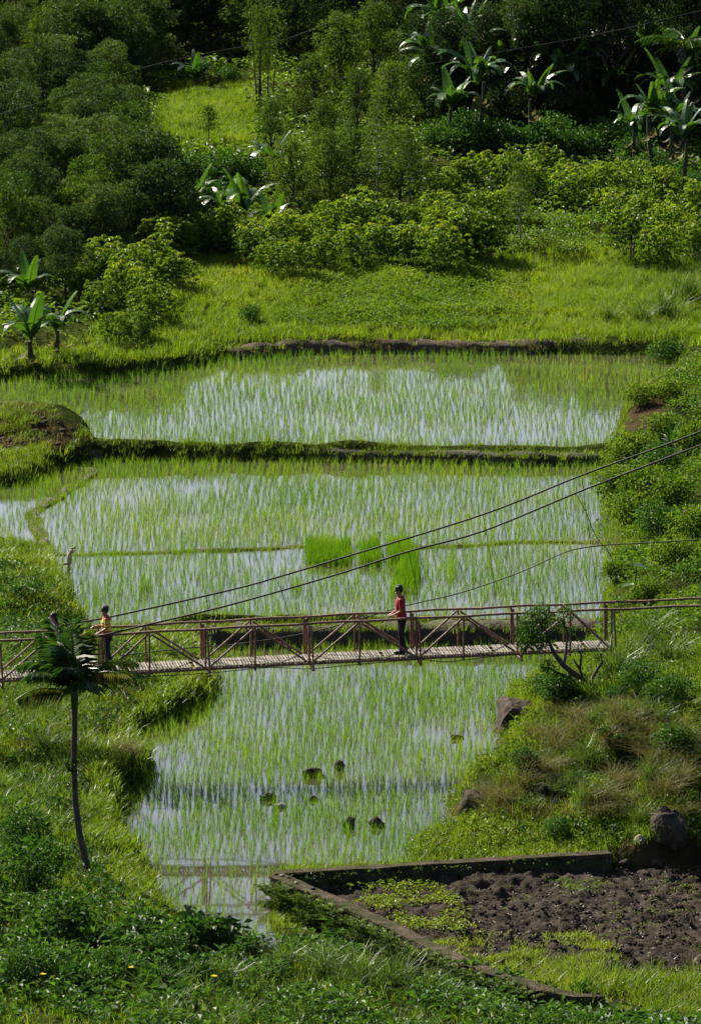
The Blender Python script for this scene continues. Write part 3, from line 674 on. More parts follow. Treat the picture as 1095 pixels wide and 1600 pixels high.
#%%VEG
# ------------------------------------------------------------------ plant prototypes
def rice_proto(n, H, seed):
    mb = MB(); b = rng.normal(0, .016, (n, 3)); b[:, 2] = -.04
    return blades(mb, b, rng.uniform(0, 6.3, n), rng.uniform(.7, 1.1, n) * H, rng.uniform(.04, .42, n), rng.uniform(.008, .013, n), 2, 0, rng.uniform(0, 1, n))
def tuft_proto(n, H, spread, lean, wd, segs=2):
    mb = MB(); b = np.stack([rng.normal(0, spread, n), rng.normal(0, spread, n), np.full(n, -.03)], -1)
    return blades(mb, b, rng.uniform(0, 6.3, n), rng.uniform(.55, 1.1, n) * H, rng.uniform(lean[0], lean[1], n), wd * rng.uniform(.7, 1.2, n), segs, 0, rng.uniform(0, 1, n))
def herb_proto(n, R_, H, L):
    mb = MB(); a = rng.uniform(0, 6.3, n); r = R_ * np.sqrt(rng.random(n)); h = H * (1 - .5 * (r / R_) ** 2) * rng.uniform(.4, 1.05, n)
    p = np.stack([r * np.cos(a), r * np.sin(a), h], -1); d = np.stack([np.cos(a), np.sin(a), rng.uniform(-.4, .6, n)], -1) + rng.normal(0, .5, (n, 3))
    return leafcards(mb, p, d, np.array([0, 0, 1.]) + rng.normal(0, .35, (n, 3)), L * rng.uniform(.7, 1.3, n), L * .55, 0, rng.random(n))
def blob_leaves(mb, c, rad, n, L, wr=.45, mat=0, hang=.3, inner=.5, vb=.5):
    d = unit(rng.normal(0, 1, (n, 3))); r = inner + (1 - inner) * rng.random(n) ** .6
    p = np.array(c) + d * r[:, None] * np.array(rad)
    q = d * .7 + rng.normal(0, .55, (n, 3)) + np.array([0, 0, -hang])
    up = np.array([0, 0, 1.]) + rng.normal(0, .45, (n, 3))
    LL = L * rng.uniform(.65, 1.3, n)
    return leafcards(mb, p, q, up, LL, LL * wr, mat, np.clip(vb + rng.normal(0, .28, n), 0, 1))
def limb(mb, a, b, r0, r1, bend=.15, n=6, seg=5, mat=0):
    a = np.array(a, float); b = np.array(b, float); L = np.linalg.norm(b - a); t = np.linspace(0, 1, n)[:, None]
    w = np.cumsum(rng.normal(0, bend * L / n, (n, 3)), 0) * np.sin(t * math.pi)
    P = a + (b - a) * t + w; tube(mb, P, np.linspace(r0, r1, n), seg, mat); return P

LEAFPX = 1.0
def make_tree(name, H, Wd, nb, nl, leafm, L, bark='bark', trunk_h=.3, blob=(.55, .95), label='', cat='tree', stems=1, hang=.3, wr=.42, top=1.0):
    """crown dome of uneven leaf clumps on limbs; built at the origin"""
    t = empty(name, (0, 0, 0), label, cat); cr = MB(); tk = MB()
    P = limb(tk, (0, 0, -.3), (rng.normal(0, .1 * H * .3), rng.normal(0, .1 * H * .3), H * .72), .022 * H + .02, .012 * H * .6, .12, 8, 7)
    for k in range(stems - 1): limb(tk, (rng.normal(0, .12), rng.normal(0, .12), -.2), (rng.normal(0, Wd * .25), rng.normal(0, Wd * .25), H * .7), .016 * H, .006 * H, .15, 6, 6)
    for k in range(nb):
        z = trunk_h + (1 - trunk_h) * (k + .6) / nb; rr = Wd * .5 * math.sin(min(1, (1.03 - z) / (1.03 - trunk_h) * 1.25 + .08) * math.pi * .5) ** .8 * top
        a = k * 2.4 + rng.uniform(-.5, .5); rr *= rng.uniform(.35, 1.0)
        c = np.array([rr * math.cos(a), rr * math.sin(a), z * H * rng.uniform(.94, 1.02)]); br = rng.uniform(*blob) * Wd * .26
        for _ in range(3):
            dd = unit(rng.normal(0, 1, 3)) * [1, 1, .6]; blob_leaves(cr, c + dd * br * 1.15, (br * .42, br * .42, br * .26), int(nl / nb * .13), L, wr, 0, .1, .2, .55 + rng.normal(0, .15))
        st = P[min(7, int(7 * min(1, z * .85)))]
        limb(tk, st, c, .010 * H, .004 * H, .18, 5, 5)
        blob_leaves(cr, c, (br, br, br * .7), int(nl / nb * (br / (Wd * .16)) ** 2), L, wr, 0, hang, .6, .5 + rng.normal(0, .12))
    obj('trunk', tk.mesh('trunk', M[bark]), t); obj('crown', cr.mesh('crown', M[leafm]), t)
    return t
def make_bush(name, Rd, H, n, leafm, L, label, cat='shrub', wr=.5, nb=7, hang=.2):
    t = empty(name, (0, 0, 0), label, cat); mb = MB(); tk = MB()
    for k in range(nb):
        a = k * 2.4; rr = Rd * .62 * math.sqrt((k + .2) / nb); c = (rr * math.cos(a), rr * math.sin(a), H * (.62 - .25 * (rr / Rd) ** 2) * rng.uniform(.85, 1.1)); br = Rd * rng.uniform(.42, .6)
        blob_leaves(mb, c, (br, br, min(br, H * .45)), n // nb, L, wr, 0, hang, .45, .5 + rng.normal(0, .1)); limb(tk, (rr * .2 * math.cos(a), rr * .2 * math.sin(a), -.15), c, .02 * H + .006, .006, .1, 4, 4)
    obj('stems', tk.mesh('stems', M['bark']), t); obj('foliage', mb.mesh('foliage', M[leafm]), t)
    return t
def make_cassava(seed, ns=12):
    t = empty('cassava_bush', (0, 0, 0), 'x', 'shrub'); mb = MB(); tk = MB()
    for k in range(ns):
        a = k * 2.4 + rng.uniform(-.4, .4); rr = rng.uniform(.2, .95) if k else .1; H = rng.uniform(1.5, 1.95) - .42 * rr ** 1.5
        top = np.array([rr * math.cos(a), rr * math.sin(a), H]); limb(tk, (rr * .25 * math.cos(a), rr * .25 * math.sin(a), -.1), top, .018, .010, .08, 5, 4)
        m = 20
        for j in range(m):
            b = j * 2.4 + rng.uniform(-.3, .3); ph = rng.uniform(.12, .36) * (.5 + j / m); c = top + np.array([math.cos(b) * ph, math.sin(b) * ph, .14 - 1.15 * (j / m) ** 1.15 + rng.normal(0, .04)])
            nl = 6; f = b + (np.arange(nl) - 2.5) * .55; d = np.stack([np.cos(f), np.sin(f), np.full(nl, -.45) + rng.normal(0, .15, nl)], -1)
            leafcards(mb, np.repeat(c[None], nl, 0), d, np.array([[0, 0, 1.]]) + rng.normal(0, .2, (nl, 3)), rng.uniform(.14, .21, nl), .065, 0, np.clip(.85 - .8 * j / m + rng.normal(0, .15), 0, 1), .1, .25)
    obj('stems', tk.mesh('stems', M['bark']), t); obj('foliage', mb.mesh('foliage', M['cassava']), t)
    return t
def banana_leaf(L, Wd, arch, torn=.55):
    """strip leaf rising along +x then arching over; lamina in side pieces so the margin reads torn"""
    mb = MB(); n = 13; s = np.linspace(0, 1, n); th = R(74) - arch * s ** 1.3
    st = L / (n - 1); x = np.concatenate([[0], np.cumsum(np.cos(th[:-1]) * st)]); z = np.concatenate([[0], np.cumsum(np.sin(th[:-1]) * st)])
    mid = np.stack([x, 0 * x, z], -1); tube(mb, mid, np.linspace(.022, .005, n), 4, 0, .9, False)
    w = Wd * .5 * np.sin(np.clip((s - .12) / .88, 0, 1) ** .6 * math.pi * .97) ** .7
    for sd in (1, -1):
        dr = 0
        for i in range(1, n - 1):
            if rng.random() < torn: dr = rng.uniform(-.1, .9)
            nx, nz = -math.sin(th[i]), math.cos(th[i])
            def edge(k, lag): return mid[k] + np.array([lag * math.cos(th[k]) * .1 - nx * w[k] * dr * .35 * 0, sd * w[k] * math.cos(dr * .8), w[k] * (.22 - math.sin(max(0, dr)) * .9)])
            V = [mid[i], mid[i + 1], edge(i + 1, .6), edge(i, 0.9)]
            mb.add(V, [[0, 1, 2, 3]], 0, np.clip(.5 + rng.normal(0, .12), 0, 1), True)
    return mb
_bl = [banana_leaf(rng.uniform(1.7, 2.2), rng.uniform(.46, .6), R(a), .2 + .4 * (k % 2)).mesh('leaf', M['banana']) for k, a in enumerate((30, 85, 112, 132, 150, 165))]
def make_banana(seed, H=1.6, n=8):
    t = empty('banana_plant', (0, 0, 0), 'x', 'banana plant'); tk = MB(); limb(tk, (0, 0, -.1), (rng.normal(0, .08), rng.normal(0, .08), H), .13, .07, .05, 6, 8)
    obj('pseudostem', tk.mesh('pseudostem', M['stemgreen']), t)
    for k in range(4):
        f = obj('dead_leaf', _bl[3 + k % 3], t, (0, 0, H * rng.uniform(.55, .85)), k * 1.6 + rng.uniform(-.4, .4), (.55, .5, -.5)); f.material_slots[0].link = 'OBJECT'; f.material_slots[0].material = M['drygrass']
    for k in range(n):
        o = obj('leaf', _bl[(k + seed) % 6 if k else 0], t, (0, 0, H - .12 * rng.random()), k * 2.4 + rng.uniform(-.3, .3), rng.uniform(.8, 1.15))
    return t
def frond(L, nl, ll, droop, wd, mat=0, rise=R(60), var=None, hang=.4, n=12, seg=5):
    mb = MB(); s = np.linspace(0, 1, n); th = rise - droop * s ** 1.2; st = L / (n - 1)
    x = np.concatenate([[0], np.cumsum(np.cos(th[:-1]) * st)]); z = np.concatenate([[0], np.cumsum(np.sin(th[:-1]) * st)]); mid = np.stack([x, 0 * x, z], -1)
    tube(mb, mid, np.linspace(.022, .004, n) if seg > 3 else .006, seg, 0, .4, False)
    q = np.linspace(.14, .99, nl); P = np.stack([np.interp(q, s, mid[:, k]) for k in range(3)], -1); tq = np.interp(q, s, th)
    for sd in (1, -1):
        fw = .55 + .5 * q
        d = np.stack([np.cos(tq) * fw, sd * np.full(nl, .9), np.sin(tq) * fw - hang + rng.normal(0, .12, nl)], -1); up = np.stack([-np.sin(tq), np.zeros(nl), np.cos(tq)], -1)
        leafcards(mb, P, d, up, ll * np.sin(np.clip(q * .95 + .12, 0, 1) * math.pi) ** .5 * rng.uniform(.85, 1.1, nl), wd, 0, np.clip((.35 if var is None else var) + rng.normal(0, .18, nl), 0, 1), .15, .25)
    return mb

# ------------------------------------------------------------------ rice
BEDS = [[(478,853),(546,853),(548,884),(481,886)], [(560,853),(592,853),(594,884),(563,886)], [(606,852),(640,850),(643,880),(609,884)], [(636,872),(652,868),(655,908),(648,926),(611,928),(616,905)]]
ROCKS = [(490,1213,.32,.17,.5,'rock','flat brown rock, largest of those lying in the flooded paddy'), (531,1203,.13,.20,1.2,'rock','small upright dark rock standing in the paddy above the flat one'),
         (417,1249,.21,.14,.6,'moss','mossy dark rock at the left end of the paddy rocks'), (437,1262,.16,.09,.5,'palerock','pale low stone just right of the mossy dark rock'),
         (489,1251,.12,.11,.8,'moss','small mossy rock midway between the other paddy rocks'), (547,1293,.17,.22,.8,'rock','rock with a pale chipped top standing in the rice'),
         (588,1291,.20,.19,.8,'rock','rounded brown rock, rightmost of the pair nearest the wall'), (711,1154,.20,.10,.6,'moss','low mossy hump in the paddy below the big boulder')]
rk = [at_z(a, b, 0) for a, b, *_ in ROCKS]
def ricefield(P, z, sx, sy, H, n_blades, name, bedz=None, rot=0.):
    Pn = np.array(P); x0, y0 = Pn.min(0); x1, y1 = Pn.max(0); x0 = max(x0, -13.5); x1 = min(x1, 14)
    nx = int((x1 - x0) / sx); ny = int((y1 - y0) / sy)
    X, Y = np.meshgrid(x0 + np.arange(nx) * sx, y0 + np.arange(ny) * sy)
    X = X + .9 * (fbm(X * .12, Y * .10, 2) - .5) + rng.normal(0, sx * .24, X.shape); Y = Y + rng.normal(0, sy * .25, Y.shape); x, y = X.ravel(), Y.ravel()
    s = sdist(x, y, P); ok = (s < -.10) & (rng.random(len(x)) > .05)
    pts = np.stack([x, y, np.full(len(x), z)], -1); px, py = project(pts)
    if bedz:
        for b in BEDS: ok &= ~in_poly(px, py, b)
    if z == 0:
        for q in rk: ok &= np.hypot(x - q[0], (y - q[1]) * .8) > .2
    for bp_, wd, top in BUNDS: ok &= seg_dist(x, y, [tuple(p) for p in bp_[::3]] , False) > wd * .42
    thin = fbm(x * .45 + z * 9, y * .35, 2); ok &= rng.random(len(x)) < np.clip(.35 + 1.4 * thin, 0, 1)
    if z == 0: ok &= ~((y < 124.5) & (x < -1.2) & (rng.random(len(x)) < .22))
    pts = pts[ok]; s = s[ok]; thin = thin[ok]
    sc = rng.uniform(.65, 1.25, len(pts))  * (.78 + .45 * thin)
    var = np.clip(fbm(pts[:, 0] * .3, pts[:, 1] * .22 + z * 5, 2) * 1.5 - .3 + rng.normal(0, .2, len(pts)), 0, 1)
    protos = [rice_proto(n_blades, H, k) for k in range(12)]
    return pts, sc, var, protos
pa = ricefield(PA, ZA, .138, .21, .34, 6, 'A')
order = np.argsort(pa[0][:, 1]); near, rest = order[:300], order[300:]
scatter('rice_crop', pa[3], pa[0][rest], pa[1][rest], 'stuff', [M['rice']], pa[2][rest])
rm = [p.mesh('rice_plant', M['rice']) for p in pa[3]]
for i in near:
    p = pa[0][i]; o = obj('rice_plant', rm[int(i) % 12], None, tuple(p), rng.uniform(0, 6.3), pa[1][i])
    tag(o, 'young rice plant standing in the open water at the near end of the lowest paddy', 'rice plant', 'young rice plants at the near end of the lowest paddy')
for P_, z_, a_, b_, H_, nb_ in ((PB, ZB, .165, .23, .34, 6), (PD, ZD, .180, .27, .34, 6)):
    q = ricefield(P_, z_, a_, b_, H_, nb_, 'B', z_ == ZB); scatter('rice_crop', q[3], q[0], q[1], 'stuff', [M['rice']], q[2])
# seedling nursery and odd clumps
def fill_bed(poly, z, n, H, name, label, cat, wd=.010, mat='nursery', lean=(.03, .22), group=None):
    q = np.array([at_z(a, b, z)[:2] for a, b in poly]); x0, y0 = q.min(0); x1, y1 = q.max(0); x = rng.uniform(x0 - .25, x1 + .25, n * 5); y = rng.uniform(y0 - .5, y1 + .5, n * 5)
    sd_ = sdist(x, y, [tuple(p) for p in q]); k = np.nonzero(rng.random(n * 5) < np.clip(0.7 - sd_ * 14, 0, 1) * np.clip(2.6 * fbm(x * 2.3, y * 1.6, 2) - .35, .08, 1))[0][:n]; c = q.mean(0); mb = MB()
    b = np.stack([x[k] - c[0], y[k] - c[1], np.full(len(k), -.05)], -1)
    blades(mb, b, rng.uniform(0, 6.3, len(k)), H * rng.uniform(.6, 1.1, len(k)) * (.7 + .6 * fbm(x[k] * 1.9, y[k] * 1.2 + 3, 2)), rng.uniform(lean[0], lean[1], len(k)), wd * rng.uniform(.8, 1.4, len(k)), 2, 0, np.clip(rng.normal(.15, .2, len(k)) + .9 * fbm(x[k] * 1.5, y[k], 2) ** 1.5, 0, 1))
    o = obj(name, mb.mesh(name, M[mat]), None, (c[0], c[1], z)); return tag(o, label, cat, group)
for b, n, l in zip(BEDS, (2600, 1500, 1700, 1500), ('wide dense bed of bright rice seedlings at the left end of the nursery', 'narrow dense bed of rice seedlings between two others in the middle paddy',
        'dense bed of rice seedlings at the right end of the nursery row', 'tall bright strip of rice seedlings angling down behind the man in red')):
    fill_bed(b, ZB, n, .52, 'seedling_bed', l, 'rice seedlings', .014)
fill_bed([(222,916),(236,916),(236,926),(222,926)], ZB, 120, .62, 'tall_rice_clump', 'single tall dark green clump standing in the left of the middle paddy', 'rice clump', .016)
fill_bed([(455,916),(470,916),(470,924),(455,924)], ZB, 60, .45, 'tall_rice_clump', 'small bright clump in the paddy just above the bridge cables', 'rice clump', .016)
fill_bed([(692,890),(712,880),(708,905),(694,910)], ZB, 80, .7, 'tall_rice_clump', 'sparse yellowish weed clump in the paddy right of the nursery', 'weed', .014, 'rice', (.1, .4))

# ------------------------------------------------------------------ grass, weeds and ground cover
short = [tuft_proto(8, .20, .07, (.2, .9), .020) for _ in range(6)]
mid = [tuft_proto(10, .38, .09, (.15, .8), .022) for _ in range(6)]
longg = [tuft_proto(18, .75, .07, (.2, 1.0), .020, 3) for _ in range(5)]
herb = [herb_proto(13, .20, .22, .095) for _ in range(6)]
bigherb = [herb_proto(16, .28, .42, .13) for _ in range(6)]
fern = []
for k in range(4):
    mb = MB()
    for j in range(6):
        f = frond(.42, 8, .10, R(100), .03, n=4, seg=3); a = j * 1.05 + rng.uniform(-.2, .2)
        for v, ff, m, va in zip(*f.arrays()): pass
        c, s_ = math.cos(a), math.sin(a); base = mb.n; off = 0
        for v, ff, m, va in zip(*f.arrays()):
            mb.add(np.stack([c * v[:, 0] - s_ * v[:, 1], s_ * v[:, 0] + c * v[:, 1], v[:, 2]], -1), ff - off, 0, va); off += len(v)
    fern.append(mb)
def cover(name, poly, n, box_, protos, sc, mat, clear=.03, varf=None, label=None, keep=None, gap=(.8, 3.2)):
    P = pts_in(poly, n, box_, clear=clear)
    if keep is not None: P = P[keep(P)]
    P = P[rng.random(len(P)) < np.clip(gap[0] + gap[1] * (fbm(P[:, 0] * 1.1 + 9, P[:, 1] * .8, 3) - .5), 0, 1)]
    s = rng.uniform(sc[0], sc[1], len(P)) * (.65 + .7 * fbm(P[:, 0] * .9, P[:, 1] * .7, 2))
    v = np.clip(fbm(P[:, 0] * .5 + 3, P[:, 1] * .4, 3) * 1.6 - .35 + rng.normal(0, .15, len(P)), 0, 1) if varf is None else varf(P)
    return scatter(name, protos, P, s, 'stuff', [M[mat]], v)
outP = lambda P: ~in_poly(P[:, 0], P[:, 1], PP)
# far slope: grass field and crop
farfield = [(-60,600),(40,575),(150,572),(300,560),(360,545),(600,540),(1100,540),(1110,380),(700,375),(480,400),(300,400),(230,470),(100,540),(-60,560)]
cover('meadow_grass', farfield, 24000, (-13, 14, 184, 220), mid, (.7, 1.3), 'meadow', gap=(1.1, 2.0))
crop = [(430,505),(470,440),(560,410),(760,415),(830,460),(820,510),(600,520)]
cover('crop_cover', crop, 13000, (-4, 9, 198, 216), herb, (.8, 1.5), 'suntint_shrub')
cover('reed_grass', [(820,520),(850,440),(980,400),(1100,380),(1100,530)], 3000, (5, 14, 197, 216), longg, (.45, .9), 'meadow')
# wooded hillside floor
hillfloor = [(-80,560),(100,540),(230,470),(300,400),(480,400),(700,375),(1180,390),(1180,-80),(-80,-80)]
clearing = [(236,232),(250,150),(275,132),(395,130),(400,232),(330,240)]
pc, pcy = None, None
cover('undergrowth', hillfloor, 11000, (-20, 20, 186, 290), bigherb, (.9, 2.2), 'herb', keep=lambda P: ~in_poly(*project(P), clearing))
cover('meadow_grass', clearing, 9000, (-10, -2, 232, 264), mid, (.7, 1.2), 'meadow', gap=(1.1, 2))
cover('undergrowth', [(780,340),(900,330),(940,345),(900,400),(700,400),(700,370)], 5000, (3, 11, 208, 226), bigherb, (.6, 1.1), 'herb')
# left banks
left1 = [(-80,580),(0,640),(130,660),(165,700),(150,735),(40,770),(-80,780)]
cover('bank_grass', left1, 9000, (-13, -6, 168, 197), mid, (.5, .95), 'grass')
left2 = [(-80,840),(60,850),(110,930),(150,985),(300,975),(345,1080),(300,1120),(220,1170),(245,1215),(195,1260),(200,1330),(250,1400),(240,1440),(-80,1440)]
cover('bank_grass', left2, 26000, (-10, -3, 117, 163), short, (.9, 1.9), 'grass', gap=(.85, 3.0))
cover('bank_weeds', [(-80,880),(70,890),(90,960),(240,1040),(200,1110),(130,1200),(150,1330),(200,1440),(-80,1440)], 3800, (-10, -3, 117, 163), bigherb, (.5, 1.1), 'shrub')
cover('tall_bank_grass', [(-80,1020),(230,1050),(160,1110),(130,1200),(150,1290),(60,1380),(-80,1380)], 3200, (-10, -3, 120, 150), longg, (.5, .95), 'grass')
cover('dry_bank_grass', [(20,1090),(170,1080),(240,1100),(130,1190),(120,1260),(40,1250)], 500, (-10, -3, 120, 150), longg, (.5, .9), 'drygrass')
# right banks
right1 = [(1100,540),(1060,590),(1000,620),(975,660),(950,720),(945,790),(990,845),(945,930),(940,1000),(1120,1010),(1120,540)]
cover('bank_weeds', right1, 9000, (4, 14, 134, 206), bigherb, (.6, 1.2), 'suntint_shrub', keep=lambda P: ~in_poly(*project(P), [(965,680),(985,640),(1060,590),(1060,625),(1000,680)]))
right2 = [(940,1000),(860,1050),(800,1085),(775,1130),(740,1130),(680,1200),(620,1260),(640,1300),(590,1345),(960,1340),(1120,1345),(1120,1000)]
cover('bank_grass', right2, 34000, (.5, 11, 119, 152), mid, (.5, 1.15), 'grass', keep=outP)
cover('bank_weeds', right2, 6000, (.5, 11, 119, 152), bigherb, (.5, .9), 'herb', keep=outP)
dryzone = [(870,1080),(960,1090),(1000,1120),(1110,1130),(1110,1300),(960,1290),(830,1290),(720,1290),(720,1250),(800,1220),(830,1150)]
cover('dry_bank_grass', dryzone, 6500, (1, 10, 120, 150), longg, (.45, .95), 'drygrass', keep=outP, gap=(.5, 6))
cover('dry_bank_grass', [(660,1300),(760,1290),(800,1320),(680,1335)], 900, (1, 6, 120, 132), mid, (.4, .8), 'drygrass', keep=outP)
cover('bank_weeds', [(800,1300),(900,1280),(930,1320),(810,1335)], 800, (2, 8, 120, 132), bigherb, (.6, 1.0), 'shrub', keep=outP)
# foreground
fore = [(-80,1420),(240,1430),(340,1462),(400,1490),(480,1478),(560,1508),(640,1545),(740,1560),(1150,1575),(1180,1720),(-80,1720)]
cover('foreground_weeds', fore, 6000, (-9, 8, 104, 121), bigherb, (.8, 1.6), 'shrub', keep=outP, gap=(.55, 5))
cover('foreground_grass', fore, 7000, (-9, 8, 104, 121), mid, (.7, 1.5), 'grass', keep=outP)
cover('foreground_grass', [(440,1510),(540,1512),(640,1552),(720,1585),(760,1640),(240,1640),(300,1520)], 1100, (-6, 5, 104, 121), longg, (.7, 1.2), 'swordgrass', keep=outP)
cover('wall_edge_grass', [(740,1500),(1130,1560),(1130,1640),(740,1560)], 4200, (1, 9, 106, 115), mid, (.9, 1.8), 'grass', keep=lambda P: seg_dist(P[:, 0], P[:, 1], [tuple(p[:2]) for p in wall_front], False) > .15)
for Pq in (PA, PB, PD):
    E = np.array(Pq); i = rng.integers(0, len(E), 3400); j = (i + 1) % len(E); q = E[i] + (E[j] - E[i]) * rng.random((3400, 1)) + rng.normal(0, .22, (3400, 2)); s = np.minimum(np.minimum(sdist(q[:, 0], q[:, 1], PA), sdist(q[:, 0], q[:, 1], PB)), sdist(q[:, 0], q[:, 1], PD)); wd_ = seg_dist(q[:, 0], q[:, 1], [tuple(p[:2]) for p in wall_front + wall_back], False) if Pq is PA else np.full(len(q), 9.)
    q = q[~((q[:, 1] > 196.5) & (q[:, 0] > -4) & (rng.random(len(q)) < .85))] if Pq is PD else q
    s = np.minimum(np.minimum(sdist(q[:, 0], q[:, 1], PA), sdist(q[:, 0], q[:, 1], PB)), sdist(q[:, 0], q[:, 1], PD)); wd_ = seg_dist(q[:, 0], q[:, 1], [tuple(p[:2]) for p in wall_front + wall_back], False) if Pq is PA else np.full(len(q), 9.)
    q = q[(s > .02) & (np.abs(q[:, 0]) < 14) & (wd_ > .3)]; scatter('bank_edge_grass', short + mid[:2], np.concatenate([q, ground(q[:, 0], q[:, 1])[:, None] - .01], 1), rng.uniform(.6, 1.3, len(q)), 'stuff', [M['grass']])
cover('wall_edge_grass', [(830,1500),(1130,1530),(1130,1640),(830,1590)], 1500, (2, 9, 106, 115), longg, (.5, .9), 'grass')
# bund tops
for k, (bp_, wd, top) in enumerate(BUNDS):
    n = int(len(bp_) * (11 if wd > .6 else 9)); i = rng.integers(0, len(bp_), n); P = np.concatenate([bp_[i] + rng.normal(0, wd * .22, (n, 2)), np.full((n, 1), top - .10)], 1)
    if k == 6: P = P[: n // 3]
    scatter('bund_grass', short if wd < .6 else short + mid[:2], P, rng.uniform(.5, 1.0, len(P)), 'stuff', [M['grass']])
P = BUNDS[6][0]; i = rng.integers(0, len(P), 900); scatter('cut_straw_litter', short, np.concatenate([P[i] + rng.normal(0, .3, (900, 2)), rng.uniform(.7, .95, (900, 1))], 1), rng.uniform(.7, 1.3, 900), 'stuff', [M['drygrass']])
q = np.array([p[:2] for p in wall_back]); tt = rng.random(700) * (len(q) - 1.001); i = tt.astype(int); q = q[i] + (q[i + 1] - q[i]) * (tt - i)[:, None] + np.stack([rng.normal(0, .05, 700), rng.uniform(.2, .5, 700)], -1)
scatter('wall_edge_grass', short + mid[:3], np.concatenate([q, rng.uniform(.3, .5, (700, 1))], 1), rng.uniform(.5, 1.2, 700), 'stuff', [M['grass']])
q = np.array([p[:2] for p in wall_back]); tt = rng.random(160) * (len(q) - 1.001); i = tt.astype(int); q = q[i] + (q[i + 1] - q[i]) * (tt - i)[:, None] + np.array([0, -.2]) + rng.normal(0, .03, (160, 2))
scatter('wall_weeds', herb, np.concatenate([q, rng.uniform(.2, .5, (160, 1))], 1), rng.uniform(.3, .7, 160), 'stuff', [M['herb']])
# ferns hanging on the outer side of the front wall
wf = np.array([p[:2] for p in wall_front[:6]]); n = 520; tt = rng.random(n) * (len(wf) - 1); i = tt.astype(int); q = wf[i] + (wf[np.minimum(i + 1, len(wf) - 1)] - wf[i]) * (tt - i)[:, None]
P = np.stack([q[:, 0] - .22 - rng.random(n) * .1, q[:, 1] - .10 - rng.random(n) * .1, rng.uniform(-.3, .45, n)], -1)
scatter('wall_ferns', fern, P, rng.uniform(.45, 1.0, n), 'stuff', [M['fern']])
# weeds and litter on the soil bed
def on_bed(poly, n):
    q = np.array([at_z(a, b, .2) for a, b in poly]); x = rng.uniform(q[:, 0].min(), q[:, 0].max(), n); y = rng.uniform(q[:, 1].min(), q[:, 1].max(), n); z = bed_z(x, y); px, py = project(np.stack([x, y, z], -1)); ok = in_poly(px, py, poly) & (sdist(x, y, PP) < -.15)
    return np.stack([x[ok], y[ok], z[ok]], -1)
for poly, n, pr, mt, sc in (([(500,1380),(640,1360),(720,1420),(760,1470),(640,1455)], 1100, herb, 'grass', (.5, 1.0)), ([(640,1480),(800,1455),(900,1455),(980,1490),(900,1530),(820,1550),(740,1520)], 2300, short, 'grass', (.7, 1.2)),
        ([(900,1550),(1000,1520),(1120,1500),(1120,1600),(960,1600)], 1100, short, 'grass', (.7, 1.1)), ([(870,1380),(950,1360),(960,1385),(900,1400)], 160, herb, 'herb', (.4, .8)), ([(560,1380),(1100,1360),(1100,1520),(760,1480)], 420, herb, 'herb', (.3, .6))):
    P = on_bed(poly, n); P = P[rng.random(len(P)) < np.clip(.6 + 5 * (fbm(P[:, 0] * 1.3, P[:, 1] * 1.1, 3) - .5), .04, 1)]; scatter('soil_weeds', pr, P, rng.uniform(*sc, len(P)), 'stuff', [M[mt]], np.clip(rng.normal(1.0, .12, len(P)), 0, 1))
def lump(seed, d=.35, sub=2, npl=13):
    bm = bmesh.new(); bmesh.ops.create_icosphere(bm, subdivisions=sub, radius=1)
    r0 = np.random.default_rng(seed); ax = unit(r0.normal(0, 1, (npl, 3))); of = r0.uniform(.55, 1.0, npl)
    V = np.array([v.co[:] for v in bm.verts]); dn = unit(V); k = np.ones(len(V))
    for a, o in zip(ax, of): c = dn @ a; k = np.minimum(k, np.where(c > .05, o / np.maximum(c, .05), 9))
    V = dn * k[:, None]; V *= (1 + d * (fbm(V[:, 0] * 1.6 + seed, V[:, 1] * 1.6 + V[:, 2] * 1.3, 3) - .5) + d * .45 * (fbm(V[:, 0] * 6 + seed, V[:, 1] * 6 + V[:, 2] * 5, 2) - .5))[:, None]
    F = np.array([[v.index for v in f.verts] for f in bm.faces]); bm.free(); return V, F
P = on_bed([(540,1350),(1120,1340),(1120,1600),(760,1500)], 4200)
cl = [MB().add(*lump(k, .5, 1)) for k in range(6)]
scatter('soil_clods', cl, P, rng.uniform(.012, .08, len(P)), 'stuff', [M['soil']])
chip = []
for k in range(5):
    mb = MB(); box(mb, (0, 0, .02), (.06 * rng.uniform(.4, 1.4), .02, .006), 0, Matrix.Rotation(rng.uniform(-.6, .6), 3, 'Y')); chip.append(mb)
P = np.concatenate([on_bed([(540,1345),(1120,1340),(1120,1600),(760,1500)], 1500), on_bed([(620,1350),(800,1345),(860,1375),(640,1390)], 700)])
P[:, 2] += .04; scatter('pale_litter', chip, P, rng.uniform(.4, 1.1, len(P)), 'stuff', [M['palerock']])
#%%PLANTS

cover('dry_bank_grass', [(-160,630),(60,632),(120,665),(150,700),(60,695),(-160,720)], 2600, (-14, -7, 168, 197), short, (.7, 1.6), 'drygrass', gap=(1.2, 1))
cover('bank_grass', [(-160,622),(60,622),(125,660),(158,705),(60,705),(-160,722)], 2600, (-14, -7, 168, 197), short, (.8, 1.5), 'grass', gap=(.9, 4))
Pm = pts_in([(-160,640),(60,642),(125,672),(150,700),(60,695),(-160,720)], 2500, (-14, -7, 168, 197)); scatter('earth_clods', cl, Pm, rng.uniform(.04, .13, len(Pm)), 'stuff', [M['straw']])
